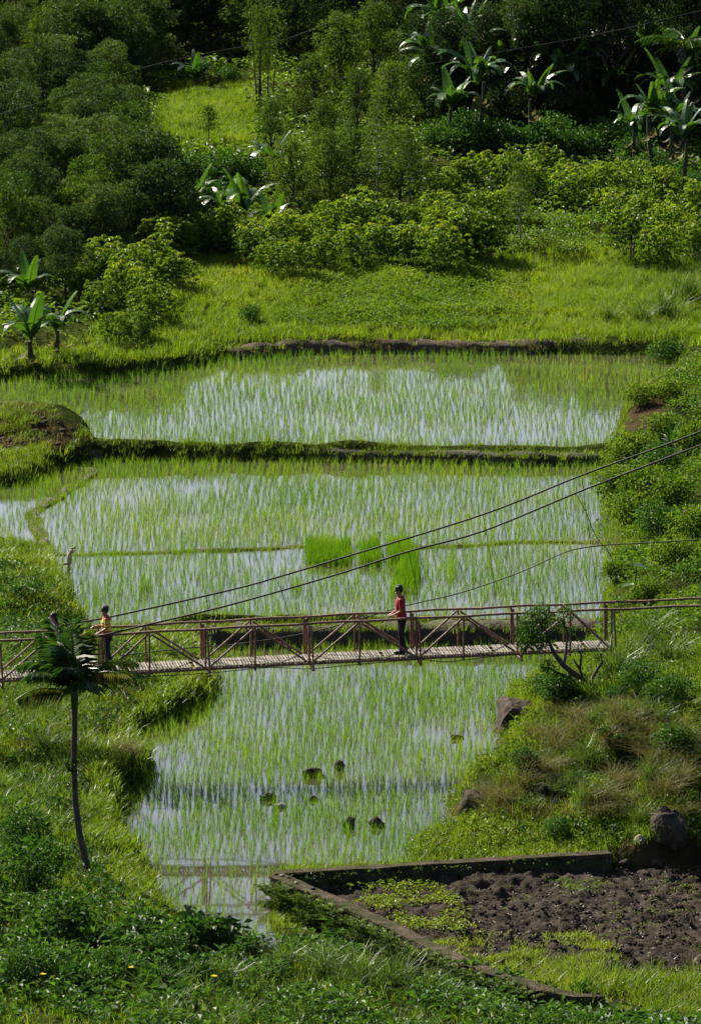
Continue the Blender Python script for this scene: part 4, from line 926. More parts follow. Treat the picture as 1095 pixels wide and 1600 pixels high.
# ------------------------------------------------------------------ trees and shrubs, one object each
USED = set()
def plant(proto, px, py, sc, label=None, group=None, rz=None, dz=0., pos=None, tilt=(0, 0)):
    p = on_ground(px, py) if pos is None else np.array(pos); rz = rng.uniform(0, 6.28) if rz is None else rz
    if proto.name not in USED:
        USED.add(proto.name); o = proto; o.location = (p[0], p[1], p[2] + dz); o.rotation_euler = (0, 0, rz); o.scale = (sc, sc, sc)
        if label: o['label'] = label
        if group: o['group'] = group
    else: o = copy_tree(proto, (p[0], p[1], p[2] + dz), rz, sc, label, group)
    o.rotation_euler = (tilt[0], tilt[1], rz); return o
def drop_unused(ps):
    for p in ps:
        if p.name not in USED:
            for c in list(p.children_recursive): bpy.data.objects.remove(c)
            bpy.data.objects.remove(p)
# dark fine-leaved trees of the left slope (unit height 6 m)
DT = [make_tree('dark_tree', 6, 5.2, 15, 4200, 'dark', .22, 'bark', .16, label='x', blob=(.55, .95)) for _ in range(3)] + [make_tree('dark_tree', 6, 5.6, 16, 3600, ('mid', 'dark')[_], .24, 'bark', .14, label='x', blob=(.5, .9)) for _ in range(2)] + [make_tree('dark_tree', 6, 5.6, 13, 2600, 'dark', .34, 'bark', .12, label='x', blob=(.6, 1.0))]
MT = [make_tree('leafy_tree', 5, 3.6, 24, 3400, 'mid', .19, 'bark', .12, label='x', blob=(.4, .75)) for _ in range(4)]
TT = [make_tree('tall_tree', 9, 5.2, 26, 6200, 'shadewood', .22, 'bark', .12, label='x') for _ in range(3)]
g = 'dark trees of the left slope'; lab = 'leafy tree in the dense dark wood on the left slope'
LT = []
for r_, (yb, xs) in enumerate(((462,(0,45,95)),(425,(20,70,125,170)),(398,(45,100,150,195,235)),(362,(10,75,125,175,215,250)),(325,(45,100,150,195)),(285,(10,75,125,170)),(248,(40,95,145,178)),(212,(10,70,120,160)),(175,(40,95,140,165)),(138,(10,65,120,170,200)),(105,(40,95,145,195,235)))):
    LT += [(x + rnd.uniform(-9, 9), yb + rnd.uniform(-9, 9), rnd.uniform(.46, .72) * (.66, .8, .92)[min(r_, 2)]) for x in xs]
for k, (a, b, h) in enumerate(LT): plant(DT[k % 6], a, b, h, lab, g)
for k, (a, b, h, l) in enumerate([(235,110,.6,'tree behind the left edge of the small grassy clearing'),(280,92,.6,'dark tree in the shade directly behind the bright palm shoot'),(330,88,.65,'dark tree at the top of the picture above the clearing'),
        (385,85,.65,'dark tree behind the bamboo culms at the top'),(455,95,.7,'dark tree rising behind the pale climbing bush')]):
    plant(DT[k % 6], a, b, h, l)
for k, (a, b, h, l) in enumerate([(455,335,.60,'olive green spreading tree just right of the middle banana plants'),(515,322,.62,'olive tree to the right of the first olive tree'),(425,255,.50,'small loose olive tree at the right edge of the clearing'),
        (555,318,.60,'light leafy tree left of the slender pale sapling'),(625,318,.62,'light leafy tree below the brown soil patch'),(505,245,.5,'bushy tree under the pale climbing bush'),(560,225,.6,'tall leafy tree at the top centre'),
        (610,212,.65,'leafy tree left of the shaded banana wood'),(650,195,.6,'leafy tree standing behind the dark stump'),(530,150,.75,'bright leafy tree at the very top centre'),(585,140,.75,'leafy tree behind the others at the top centre'),(490,192,.62,'pale green climbing bush beside the bamboo')]):
    plant(MT[k % 4], a, b, h, l)
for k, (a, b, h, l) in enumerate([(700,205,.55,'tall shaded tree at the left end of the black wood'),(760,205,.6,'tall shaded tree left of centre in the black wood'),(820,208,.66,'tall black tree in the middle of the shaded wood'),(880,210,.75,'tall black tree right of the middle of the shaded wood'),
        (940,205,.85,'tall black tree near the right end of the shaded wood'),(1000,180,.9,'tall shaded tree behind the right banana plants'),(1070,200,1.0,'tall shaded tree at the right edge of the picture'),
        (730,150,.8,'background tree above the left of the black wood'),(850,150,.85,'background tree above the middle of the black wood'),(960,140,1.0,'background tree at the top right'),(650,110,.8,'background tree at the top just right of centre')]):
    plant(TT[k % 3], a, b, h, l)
TH = [make_tree('thicket_tree', 4.2, 4.4, 22, 4200, 'shadewood', .24, 'bark', .04, label='x', blob=(.7, 1.1)) for _ in range(3)]
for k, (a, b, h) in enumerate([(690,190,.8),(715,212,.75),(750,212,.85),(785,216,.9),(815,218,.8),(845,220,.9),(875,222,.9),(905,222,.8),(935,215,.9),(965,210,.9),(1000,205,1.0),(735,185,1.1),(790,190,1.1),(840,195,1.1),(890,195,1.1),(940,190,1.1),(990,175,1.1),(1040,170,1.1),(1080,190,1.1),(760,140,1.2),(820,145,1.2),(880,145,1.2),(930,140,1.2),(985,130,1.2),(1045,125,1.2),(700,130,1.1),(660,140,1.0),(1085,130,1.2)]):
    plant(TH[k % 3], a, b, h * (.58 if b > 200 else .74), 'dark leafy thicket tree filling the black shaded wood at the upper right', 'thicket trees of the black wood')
drop_unused(DT + MT + TT + TH)
# a wood beyond the top of the picture, one mass
wood = []
for k in range(3):
    mb = MB()
    for q in range(9): blob_leaves(mb, (rng.normal(0, 1.2), rng.normal(0, 1.2), 2.2 + q * .35), (1.3, 1.3, 1.0), 45, .55)
    wood.append(mb)
P = np.stack([rng.uniform(-32, 32, 170), rng.uniform(272, 320, 170), np.zeros(170)], -1); P[:, 2] = ground(P[:, 0], P[:, 1])
scatter('far_wood', wood, P, rng.uniform(.9, 1.4, 170), 'stuff', [M['dark']], rng.uniform(0, .6, 170))
# cassava
CS = [make_cassava(k) for k in range(6)]
def cas(lst, label, group):
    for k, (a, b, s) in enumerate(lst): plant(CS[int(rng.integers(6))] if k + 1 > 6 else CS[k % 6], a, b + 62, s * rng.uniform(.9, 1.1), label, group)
cas([(720,245,.9),(760,240,1),(700,270,.9),(800,248,1),(850,232,1),(690,298,.85),(745,300,1),(790,292,.9),(900,275,1),(940,268,1),(985,258,1),(1035,275,1),(960,305,1),(1000,315,1),(1045,330,1.05),(1030,362,1),(985,345,.95),(1085,300,1),(1090,350,1),(740,345,1.0),(700,330,1),(665,312,.8),(830,262,.9),(880,250,.85)],
    'bright green cassava bush among those on the right of the slope', 'cassava bushes on the right of the slope')
cas([(275,348,.9),(315,338,1),(355,333,.95),(395,352,.9),(440,352,1),(485,345,1),(528,326,1.05),(568,322,1.05),(610,330,1),(648,335,1),(690,345,1),(728,350,1.05),(760,345,.9),(600,352,.9),(555,356,.9),(505,362,.85),(640,360,.9),(695,368,.95),(425,372,.7),(460,375,.7)],
    'yellow green cassava bush in the long row across the middle of the slope', 'cassava bushes in the middle row')
cas([(125,420,.9),(175,390,1),(215,405,1),(245,385,1),(238,452,.85),(185,482,.75),(208,432,1),(255,350,.9),(152,398,.9),(160,440,.8),(275,395,.8),(220,470,.7)],
    'yellow green cassava bush in the cluster at the left of the grassy slope', 'cassava bushes in the left cluster')
drop_unused(CS)
# bananas
BT = [make_banana(k + 3, h, 13) for k, h in enumerate((1.9, 2.9, 2.4, 3.4))]
BA = [make_banana(k, h, n) for k, (h, n) in enumerate(((.8, 8), (1.1, 9), (.6, 7), (1.0, 8)))]
for k, (a, b, s, l) in enumerate([(50,570,1.0,'banana plant with a glowing upright leaf at the far left edge above the top paddy'),(88,556,.8,'small banana plant with a thin stem right of the glowing leaf'),(45,480,1.0,'banana plant at the left edge under the dark wood'),
        (112,425,.9,'banana plant with pale shining leaves in front of the left wood'),(155,420,.8,'banana plant just right of the pale shining one at the left'),(385,375,1.0,'banana plant with bright upright leaf in the centre of the slope'),(425,372,.95,'banana plant right of the central upright leaf'),
        (350,365,.85,'banana plant left of the central upright leaf'),(300,345,.9,'dark banana plant in the shade below the clearing'),(425,290,.8,'banana plant with one raised leaf above the centre of the slope'),(305,140,.9,'bright young banana at the back of the clearing')]):
    plant(BA[k % 4], a, b, s, l)
for k, (a, b, s, l) in enumerate([(705,232,1.25,'banana plant at the left edge of the black wood'),(745,236,1.4,'banana plant with drooping shiny leaves left in the black wood'),(690,200,1.4,'high banana plant at the upper left of the black wood'),(800,205,1.6,'banana plant in the upper middle of the black wood'),
        (835,245,1.2,'banana plant low in the middle of the black wood'),(880,215,1.4,'banana plant right of the middle of the black wood'),(770,185,1.7,'banana plant with a bright raised leaf at the top'),(1020,270,1.3,'banana plant with white shining leaves at the right edge'),
        (1050,270,1.3,'lower banana plant with white shining leaves at the right edge'),(990,250,1.2,'banana plant left of the white shining ones'),(1065,300,1.2,'banana plant below the white shining ones at the right edge'),(1045,235,1.5,'banana plant above the white shining ones')]):
    plant(BT[k % 3], a, b + (4 if a < 900 else 16), s * .74, l)
for k, (a, b, s) in enumerate([(670,205,1.0),(720,210,1.05),(755,205,1.1),(785,212,1.0),(812,205,1.1),(850,212,1.0),(868,200,1.1),(905,212,1.0),(730,175,1.15),(690,160,1.2),(775,165,1.2),(830,172,1.2),(880,165,1.2),(800,140,1.2),(960,215,1.0),(1000,200,1.1),(1065,230,1.1),(935,190,1.1)]):
    plant(BT[(3, 1, 2, 3)[k % 4]], a, b, s * rng.uniform(.85, 1.0), 'tall banana plant with glossy leaves crowded into the black shaded wood', 'banana plants crowded into the black wood')
drop_unused(BA + BT)
# bushes on the right bank and elsewhere
BU = [make_bush('leafy_bush', .8, 1.0, 1300, 'shrub', .11, 'x') for _ in range(3)]
BS = [make_bush('leafy_bush', .8, 1.0, 1200, 'suntint_shrub', .12, 'x') for _ in range(4)]
for k, (a, b, s, l) in enumerate([(1000,625,.8,'bush above the bare straw patch on the right bank'),(1045,622,.9,'bush at the picture edge beside the bare straw patch'),(1035,680,.9,'bush beside the spiky rosette on the right bank'),(990,710,.9,'bush below the bare straw patch'),(1030,735,1.0,'bush behind the upper cable end'),
        (962,770,1.0,'bush leaning over the middle paddy on the right bank'),(1000,775,1.1,'bush in the middle of the right bank'),(1045,790,1.1,'bush at the picture edge in the middle of the right bank'),(985,815,1.0,'bush over the water below the cables'),(1025,830,1.0,'shaded bush low on the right bank'),
        (968,722,.8,'small bush at the waterline below the second bund'),(1050,880,.9,'bush at the right edge above the bridge'),(1085,700,1.1,'outer bush right of the spiky rosette'),(1085,840,1.1,'outer bush right of the shaded bush'),(1040,560,.9,'bush at the right end of the cut grass bank'),
        (960,900,.55,'small bush at the waterline above the bridge'),(1010,930,.6,'small bush beside the big taro leaf')]):
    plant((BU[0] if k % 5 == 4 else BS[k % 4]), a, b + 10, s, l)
for k, (a, b, s, l) in enumerate([(100,1480,1.25,'large round leafy bush at the lower left foot of the palm'),(45,1400,1.2,'dark bush at the left edge beside the palm foot'),(40,1330,.9,'dark bush at the left edge above the round bush'),(870,1105,.75,'fresh green bush behind the brown boulder'),(845,1090,.5,'small green bush on top of the brown boulder'),
        (50,1545,.9,'bush in the bottom left corner'),(175,1530,.7,'low bush at the bottom right of the round bush'),(265,1500,.6,'low leafy weed bush below the open water'),(870,1312,.5,'low green bush behind the straight wall'),(225,530,.5,'dark low bush at the left of the top paddy bank'),(390,505,.6,'dark low bush in the grass field'),
        (360,130,.8,'brownish bush at the back of the clearing'),(415,215,.7,'bush at the right edge of the clearing'),(1000,1085,.7,'dark shrub on the right bank below the railing end'),(1045,1110,.8,'dark shrub at the picture edge below the railing end'),(965,1105,.5,'small dark shrub right of the gnarled tree foot'),(820,1200,.45,'small dark shrub on the steep lower right bank'),(1050,1180,.7,'dark shrub at the right edge among brown tussocks'),(905,1235,.45,'small dark shrub in a hollow of the right bank'),(640,240,.5,'low bush left of the stump')]):
    plant(BU[(k + 1) % 3], a, b, s, l)
WB = [make_bush('broadleaf_weed', .45, .75, 170, 'shrub', .17, 'x', 'weed', .55, 5) for _ in range(3)]
for k, (a, b, s) in enumerate([(150,1500,.9),(210,1480,.9),(240,1460,.8),(300,1490,1.0),(335,1480,.9),(360,1520,.9),(200,1550,1.0),(250,1560,.9),(310,1545,1.0),(120,1560,1.0),(430,1545,.8),(700,1555,.8),(740,1562,.9),(790,1568,.9),(850,1575,.8),(910,1580,.8),(100,1520,.9),(270,1525,.9),(60,1500,.9),(390,1500,.8)]):
    plant(WB[k % 3], a, b, s, 'broad-leaved weed in the shaded foreground along the bottom of the picture', 'broad-leaved weeds in the foreground')
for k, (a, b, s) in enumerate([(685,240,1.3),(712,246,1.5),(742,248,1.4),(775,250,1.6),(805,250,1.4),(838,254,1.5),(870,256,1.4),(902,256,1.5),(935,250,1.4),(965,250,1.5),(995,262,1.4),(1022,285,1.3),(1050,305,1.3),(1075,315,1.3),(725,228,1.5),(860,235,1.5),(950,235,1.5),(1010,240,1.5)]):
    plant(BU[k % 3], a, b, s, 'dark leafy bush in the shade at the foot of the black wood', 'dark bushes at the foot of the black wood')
for k, (a, b, s, l) in enumerate([(268,300,1.5,'dark bush below the left end of the clearing'),(300,290,1.4,'dark bush below the middle of the clearing'),(345,295,1.5,'dark bush below the lone sapling'),(385,300,1.4,'dark bush below the right end of the clearing'),(325,335,1.5,'dark bush behind the central banana plants'),(275,345,1.4,'dark bush left of the shaded banana plant')]):
    plant(BU[k % 3], a, b, s, l)
drop_unused(BU + BS + WB)
# grass tussocks
def make_tussock(n, H, lean, wd, mat, spread=.14):
    mb = MB(); b = np.stack([rng.normal(0, spread, n), rng.normal(0, spread, n), np.full(n, -.05)], -1)
    blades(mb, b, rng.uniform(0, 6.3, n), rng.uniform(.6, 1.15, n) * H, rng.uniform(lean[0], lean[1], n), wd * rng.uniform(.7, 1.3, n), 4, 0, rng.random(n), 2.0)
    return mb.mesh('grass_tussock', M[mat])
TL = [make_tussock(150, .95, (.2, 1.25), .020, 'swordgrass') for _ in range(3)]; TD = [make_tussock(220, .8, (.5, 1.6), .014, 'drygrass', .2) for _ in range(3)]
def tus(ms, lst, cat='grass'):
    for k, (a, b, s, l) in enumerate(lst):
        p = on_ground(a, b); tag(obj('grass_tussock', ms[k % 3], None, tuple(p), rng.uniform(0, 6.3), s), l, cat)
tus(TL, [(962,1062,1.3,'dark fountain grass tussock at the right end of the footbridge'),(985,1050,1.1,'grass tussock right of the dark fountain grass'),(1020,1010,1.2,'tall grass tussock beside the railing at the right edge'),(1045,1040,1.1,'tall grass tussock at the right edge below the railing'),
    (1010,1130,.9,'upright light grass tussock on the right bank'),(560,1545,1.1,'large shiny grass tussock in front of the diagonal wall'),(505,1530,1.0,'shiny grass tussock left of the largest one at the bottom'),(620,1550,1.1,'shiny grass tussock right of the largest one at the bottom'),
    (670,1565,.9,'shiny grass tussock at the bottom near the wall end'),(445,1520,1.0,'grass tussock at the bottom below the wall corner'),(350,1550,1.0,'grass tussock among weeds at the bottom left'),(240,1560,.9,'grass tussock among broad leaves at the bottom left'),
    (1040,500,1.5,'reed-like grass tussock at the right edge of the grass field'),(1000,510,1.3,'reed-like grass tussock in the right of the grass field'),(1075,470,1.5,'outermost reed-like tussock at the right of the grass field'),(950,505,1.0,'low reed tussock near the right bank of the top paddy'),
    (70,1180,.9,'tall grass tussock left of the palm trunk'),(60,1250,.8,'grass tussock by the picture edge left of the palm trunk'),(270,1030,.7,'grass tussock under the bridge at the left bank')])
tus(TD, [(915,1150,1.1,'large drooping brown grass tussock on the crest of the right bank'),(880,1180,1.0,'drooping straw coloured tussock left of the largest brown one'),(850,1215,.9,'straw tussock halfway down the right bank'),(795,1262,.9,'brown tussock hanging over the dark boulder'),(755,1258,.8,'brown tussock left on the low boulder'),
    (1030,1200,1.0,'brown tussock at the right edge of the bank'),(1040,1250,.9,'brown tussock above the black boulder'),(970,1230,.9,'brown tussock in the middle of the right bank'),(940,1280,.8,'brown tussock low on the right bank'),(200,1180,.7,'brown tussock right of the palm trunk')])
for k in range(26):
    a, b = [(900,1125),(935,1140),(960,1165),(890,1200),(1000,1175),(860,1250),(820,1230),(1015,1225),(985,1265),(900,1240),(1050,1160),(925,1205),(870,1160),(1000,1290),(775,1270),(840,1190),(1060,1275),(950,1120),(720,1285),(910,1265),(980,1140),(1030,1140),(1060,1220),(830,1275),(945,1250),(1010,1100)][k]
    p = on_ground(a + rnd.uniform(-6, 6), b); dry = k % 2 == 0
    tag(obj('grass_tussock', (TD if dry else TL)[k % 3], None, tuple(p), rng.uniform(0, 6.3), rng.uniform(.55, .95)), 'shaggy straw coloured tussock on the steep right bank' if dry else 'shaggy green tussock on the steep right bank', 'grass', 'straw tussocks of the right bank' if dry else 'green tussocks of the right bank')
# fine sapling trees
def sapling(label, H, tiers, W_, mat='mid', L=.11, cone=True):
    t = empty('sapling', (0, 0, 0), label, 'young tree'); tk = MB(); cr = MB(); P = limb(tk, (0, 0, -.1), (rng.normal(0, .08), 0, H), .035, .008, .04, 9, 6)
    for k in range(tiers):
        z = .35 + .63 * k / tiers; r = W_ * (1.05 - z) * 1.5 if cone else W_ * math.sin((z - .3) / .7 * math.pi) * .9 + .1
        for j in range(4):
            a = k * 1.3 + j * 1.57 + rng.uniform(-.3, .3); c = np.array([P[int(8 * z)][0] + r * math.cos(a), r * math.sin(a), z * H + .1 * r]); q = limb(tk, P[int(8 * z)] * [1, 1, 0] + [0, 0, z * H], c, .012, .004, .05, 4, 4)
            for e in (.45, .75, 1.0): blob_leaves(cr, q[0] + (q[-1] - q[0]) * e, (.24, .24, .10), 12, L, .4, 0, .25, .1, .55)
    obj('trunk', tk.mesh('trunk', M['palebark']), t); obj('crown', cr.mesh('crown', M[mat]), t); return t
for (a, b, H, n, w, l) in ((812,390,3.6,9,.75,'slender sapling with a thin bare trunk at the upper edge of the grass field'),(592,335,5.2,13,.9,'pale conical young tree in the centre of the slope'),(326,222,1.7,5,.5,'tiny lone sapling standing in the small clearing'),(640,330,3.6,9,.8,'young tree right of the pale conical one')):
    o = sapling(l, H, n, w); plant(o, a, b, 1.0)
# bamboo at the top
bt = empty('bamboo_clump', (0, 0, 0), 'cluster of tall brown bamboo culms in the shade at the top', 'bamboo'); lf = MB()
for k in range(7):
    c = np.array([rng.normal(0, .5), rng.normal(0, .5), 0]); tp = c + np.array([rng.normal(0, .6), rng.normal(0, .6), rng.uniform(5, 7)]); mb = MB(); q = limb(mb, c, tp, .05, .02, .04, 8, 6); obj('culm', mb.mesh('culm', M['bark']), bt)
    for e in range(3, 8): blob_leaves(lf, q[e], (.6, .6, .5), 60, .24, .2, 0, .6, .1)
obj('foliage', lf.mesh('foliage', M['mid']), bt); plant(bt, 415, 165, .75)
# stump
st = MB(); tube(st, [(0, 0, -.1), (.02, 0, .25), (.05, .02, .5), (.03, .04, .62)], [.30, .24, .21, .17], 9); tag(obj('tree_stump', st.mesh('tree_stump', M['bark']), None, tuple(on_ground(688, 224)), 0, 1.0), 'dark broken tree stump on the bare brown patch up the slope', 'stump')

# areca palm in the foreground
pb = on_ground(138, 1366); pt = empty('areca_palm', tuple(pb), 'dark betel palm with a slender curved trunk and feathery crown on the left bank', 'palm tree')
yb = pb[1]; tp = [at_y(a, b, yb) - pb for a, b in ((138,1372),(132,1335),(124,1300),(118,1250),(116,1190),(117,1135),(117,1108))]
mb = tube(MB(), tp, [.105, .085, .075, .072, .068, .066, .07], 10); obj('trunk', mb.mesh('trunk', M['bark']), pt)
topv = np.array(tp[-1]); mb = tube(MB(), [topv, topv + [0, 0, .2], topv + [.01, 0, .45], topv + [.0, 0, .75]], [.07, .088, .072, .035], 9); obj('crownshaft', mb.mesh('crownshaft', M['palm']), pt)
for k, (az, L, rise, dr, va) in enumerate([(2,1.75,56,125,.6),(182,1.6,58,130,.5),(20,1.5,30,80,.55),(150,1.55,70,80,.25),(218,1.55,48,110,.35),(325,1.7,42,100,.85),(262,1.3,60,100,.2),(288,1.3,35,90,.35),(196,1.35,15,80,.7),(95,1.5,80,50,.2),(100,1.75,80,34,.3),(165,1.75,76,46,.2),(265,1.65,82,36,.15),(75,1.55,70,70,.4),(120,1.6,64,85,.3),(240,1.5,70,60,.4)]):
    f = frond(L * 1.08, 30, .62, R(dr * .85), .052, 0, R(min(84, rise + 9)), va, .35); obj('frond', f.mesh('frond', M['palm']), pt, tuple(topv + [0, 0, .34 + .02 * (k % 4)]), R(az))
mb = MB(); c = np.array(tp[4]) + [-.06, -.05, -.05]; blob_leaves(mb, c, (.15, .15, .17), 70, .12, .5, 0, .8, .2, .3); obj('trunk_fern', mb.mesh('trunk_fern', M['dark']), pt)
# gnarled tree at the right end of the bridge
gb = on_ground(925, 1078); gt = empty('gnarled_tree', tuple(gb), 'gnarled leaning tree with bare forked limbs and leafy clumps beside the bridge end', 'tree'); y0 = gb[1]
tk = MB(); cr = MB(); W2 = lambda a, b, dy=0: at_y(a, b, y0 + dy) - gb
def gl(pts, r0, r1): tube(tk, [W2(*p) for p in pts], np.linspace(r0, r1, len(pts)), 6)
gl([(925,1084),(912,1066),(896,1052),(880,1040),(866,1022),(858,1005)], .10, .045); gl([(896,1052,.0),(885,1058,-.1),(868,1050,-.2),(855,1042,-.25)], .05, .02); gl([(880,1040),(884,1015,.2),(886,990,.3),(876,965,.3)], .045, .018)
gl([(912,1066),(905,1045,-.2),(908,1025,-.3),(902,1012,-.3)], .045, .02); gl([(918,1072),(930,1050,.2),(940,1035,.3),(938,1020,.3)], .05, .022); gl([(905,1045,-.2),(895,1030,-.3)], .03, .018); gl([(922,1078),(945,1062,-.1),(955,1050,-.1)], .045, .02); gl([(858,1005),(842,992,.1),(830,975,.2)], .035, .012); gl([(858,1005),(852,985,-.2),(838,965,-.3)], .03, .012)
for (a, b, dy, r, n) in [(832,972,0,.34,520),(822,990,.2,.28,360),(845,960,-.2,.30,420),(840,1000,-.1,.30,420),(820,1008,0,.16,120),(880,962,.3,.22,130),(872,978,.3,.18,80),(890,985,.3,.16,60),(860,1045,-.2,.22,140),(852,1040,-.2,.15,80),(888,948,.3,.14,45),(935,1022,.3,.13,40),(905,1015,-.3,.12,36)]:
    blob_leaves(cr, W2(a, b, dy), (r, r, r * .95), n, .085, .48, 0, .3, .25, .5)
obj('trunk', tk.mesh('trunk', M['bark']), gt); obj('crown', cr.mesh('crown', M['shrub']), gt)
# taro, spiky rosette, small palm, fern tree
def taro(pos, leaves, label):
    t = empty('taro_plant', tuple(pos), label, 'plant'); tk = MB()
    for (dx, dy, h, L, az) in leaves:
        limb(tk, (0, 0, -.05), (dx, dy, h), .022, .014, .05, 5, 5)
        n = 9; s = np.linspace(0, 1, n); w = L * .42 * np.sin(np.clip(s, 0, 1) ** .75 * math.pi) ** .8 * (1.05 - .45 * s); md = np.stack([L * (s - .25), 0 * s, -.25 * L * s ** 2], -1); A = md + np.stack([0 * s, w, .10 * L + 0 * s], -1); B = md + np.stack([0 * s, -w, .10 * L + 0 * s], -1)
        V = np.concatenate([md, A, B]); i = np.arange(n - 1); F = np.concatenate([np.stack([i, i + 1, n + i + 1, n + i], -1), np.stack([i, 2 * n + i, 2 * n + i + 1, i + 1], -1)])
        obj('leaf', MB().add(V, F, 0, .5, True).mesh('leaf', M['banana']), t, (dx, dy, h), az)
    obj('stems', tk.mesh('stems', M['shrub']), t); return t
taro(on_ground(992, 935), [(.03, 0, .85, .62, .1), (-.15, -.1, .35, .4, 3.4), (.2, -.05, .3, .4, -.6), (.05, .1, .45, .35, 2.0)], 'taro plant with one big heart leaf on the right bank above the railing')
taro(on_ground(593, 862), [(0, 0, .55, .22, -1.2)], 'single dark taro leaf on a stalk above the nursery bed')
t = empty('spiky_rosette', tuple(on_ground(1048, 712)), 'dark spiky rosette plant with pale dead leaves at the right edge', 'plant')
for k in range(22):
    e = R(rng.uniform(5, 80)); f = MB(); L = rng.uniform(.7, 1.1); n = 6; s = np.linspace(0, 1, n); th = e - s * .5; md = np.stack([np.cumsum(np.cos(th)) * L / n, 0 * s, np.cumsum(np.sin(th)) * L / n], -1); w = .045 * (1 - s ** 2) + .002
    V = np.concatenate([md + np.stack([0 * s, w, .02 + 0 * s], -1), md, md + np.stack([0 * s, -w, .02 + 0 * s], -1)]); i = np.arange(n - 1); F = np.concatenate([np.stack([i, i + 1, n + i + 1, n + i], -1), np.stack([n + i, n + i + 1, 2 * n + i + 1, 2 * n + i], -1)])
    obj('leaf', MB().add(V, F, 0, .3, True).mesh('leaf', M['drygrass' if e < .25 else 'palm']), t, (0, 0, .25), rng.uniform(0, 6.3))
def small_palm(pos, L, n, label, H=0., rise=(35, 75), nm='small_palm', sc=1., ll=.3):
    t = empty(nm, tuple(pos), label, 'palm tree'); 
    if H: mb = MB(); limb(mb, (0, 0, -.2), (.1, 0, H), .12, .09, .03, 7, 8); obj('trunk', mb.mesh('trunk', M['bark']), t)
    for k in range(n): obj('frond', frond(L * rng.uniform(.85, 1.1), 24, ll, R(rng.uniform(50, 100)), .04, 0, R(rng.uniform(*rise)), .4, .3).mesh('frond', M['palm']), t, (.1 if H else 0, 0, H), k * 2.4)
    return t
small_palm(on_ground(965, 1172), .75, 5, 'small palm seedling with shiny striped fronds on the right bank')
small_palm(on_ground(306, 138), 1.3, 9, 'bright palm shoot with upright fronds at the back of the clearing', .3, (60, 85))
small_palm(on_ground(1062, 240), 2.6, 12, 'tree fern with broad grey fronds in the top right corner', 4.6, (10, 55), 'tree_fern', 1., .6)
# flowers
for k, (a, b) in enumerate([(68,1553),(335,1553),(205,1540)]):
    p = on_ground(a, b + 14); t = empty('yellow_flower', tuple(p), ['yellow flower in the bottom left corner','bright yellow flower at the bottom below the open water','faint yellow flower below the round bush','yellow flower low at the bottom centre left','yellow flower between two at the bottom left'][k], 'flower')
    sm = MB(); tube(sm, [(0, 0, 0), (.02, 0, .3), (0, 0, .55)], .006, 4); obj('stem', sm.mesh('stem', M['shrub']), t); fl = MB(); n = 9; az = np.arange(n) * .698; leafcards(fl, np.repeat([[0, 0, .55]], n, 0), np.stack([np.cos(az), np.sin(az), np.full(n, .35)], -1), np.array([[0, 0, 1.]]), .075, .04, 0, rng.random(n)); obj('petals', fl.mesh('petals', M['petal']), t)

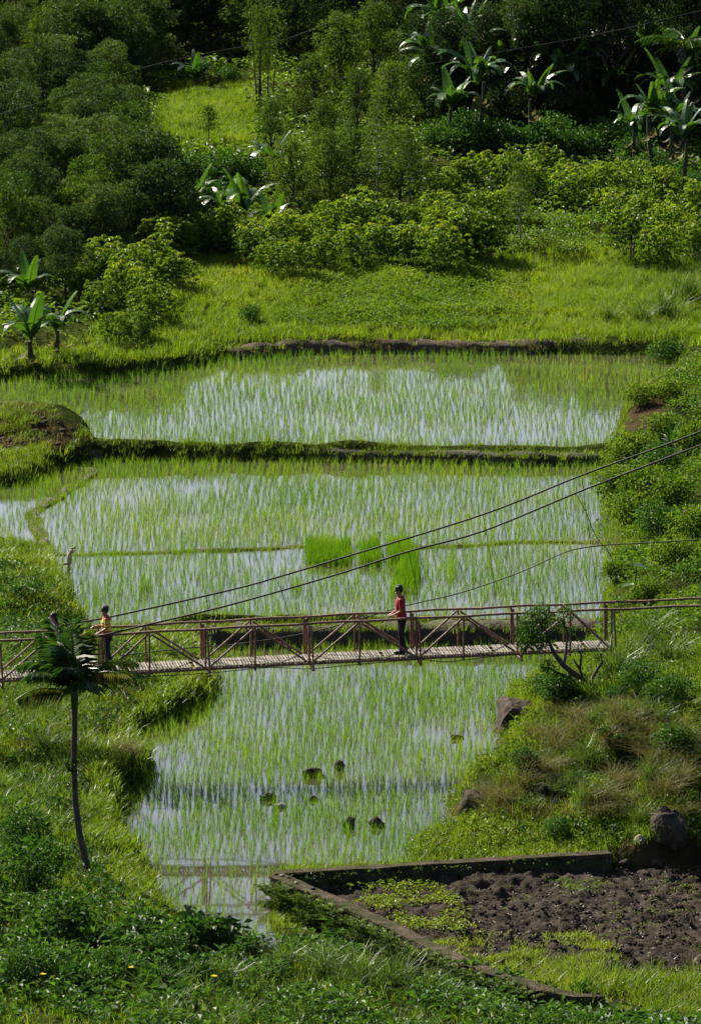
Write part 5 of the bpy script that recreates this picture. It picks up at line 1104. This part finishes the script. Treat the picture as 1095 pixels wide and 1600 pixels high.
# ------------------------------------------------------------------ stones
def stone(pos, r, mat, seed, label, rz=0., name='rock', cat='rock', sub=3):
    V, F = lump(seed, .42, sub, 8 if sub > 2 else 12); V = V * np.array(r); o = obj(name, MB().add(V, F, 0, .5, False).mesh(name, M[mat]), None, tuple(pos), rz); return tag(o, label, cat)
for k, (a, b, rx, rz_, asp, mt, l) in enumerate(ROCKS):
    p = at_z(a, b, 0); stone((p[0], p[1], rz_ * .25), (rx * 1.05, rx * asp, rz_), mt, 20 + k, l, .2)
for k, (a, b, r, mt, l, dz) in enumerate([(802,1128,(.62,.9,.5),'rock','large sloping brown boulder at the water edge under the green bush',.12),(738,1268,(.42,.6,.36),'rock','dark boulder under brown grass at the paddy corner',.1),(845,1245,(.28,.4,.30),'rock','half buried boulder in the middle of the right bank',.1),
        (1045,1330,(.34,.5,.52),'rock','big black boulder at the right edge behind the soil plot',.06),(650,1326,(.22,.25,.16),'palerock','pale rounded stone at the right end of the paddy near the wall',.03),(1000,1340,(.13,.15,.12),'palerock','pale round stone left of the black boulder',.05),
        (960,1300,(.12,.15,.10),'palerock','small pale stone above the wall end',.04),(868,1258,(.12,.14,.08),'palerock','flat pale stone below the half buried boulder',.05),(925,1292,(.10,.12,.08),'palerock','small pale stone right of the low green bush',.04),(1025,1365,(.14,.16,.12),'rock','brown stone at the upper right corner of the soil plot',.05),
        (975,1352,(.12,.12,.10),'rock','brown stone at the end of the straight wall',.04),(790,1170,(.2,.3,.2),'rock','rock at the waterline below the sloping boulder',.03)]):
    p = on_ground(a, b); stone((p[0], p[1], p[2] + dz), r, mt, 50 + k, l, .3 * k)
for k in range(5):
    w = wall_front[0] + (wall_front[1] - wall_front[0]) * (.04, .11, .17, .42, .66)[k] ; stone((w[0] - .08 + .06 * (k % 3), w[1] + .04, .62), (.05 + .02 * (k % 3), .05, .035), 'palerock' if k % 2 else 'straw', 80 + k, 'small loose pale stone lying on the top of the wall corner', k, 'pebble', 'stone', 2)['group'] = 'loose stones on the wall corner'
# scarecrow in the paddy
sp = at_z(107, 893, ZB); t = empty('scarecrow', tuple(sp), 'pale ragged scarecrow leaning on a stick in the left of the middle paddy', 'scarecrow'); mb = MB(); tube(mb, [(0, 0, -.2), (.02, 0, .3), (.1, 0, .62), (.2, 0, .72)], [.03, .03, .025, .015], 6); obj('stick', mb.mesh('stick', M['palebark']), t)
mb = MB(); ball(mb, (.04, 0, .36), (.075, .07, .2), n=8); ball(mb, (-.08, 0, .22), (.09, .03, .04), n=6); ball(mb, (.11, 0, .58), (.07, .06, .07), n=7); obj('rag_body', mb.mesh('rag_body', M['rag']), t)
mb = MB(); ball(mb, (.16, 0, .68), (.09, .03, .03), n=6); ball(mb, (.02, 0, .10), (.06, .05, .10), n=6); obj('rag_arm', mb.mesh('rag_arm', M['rag']), t)
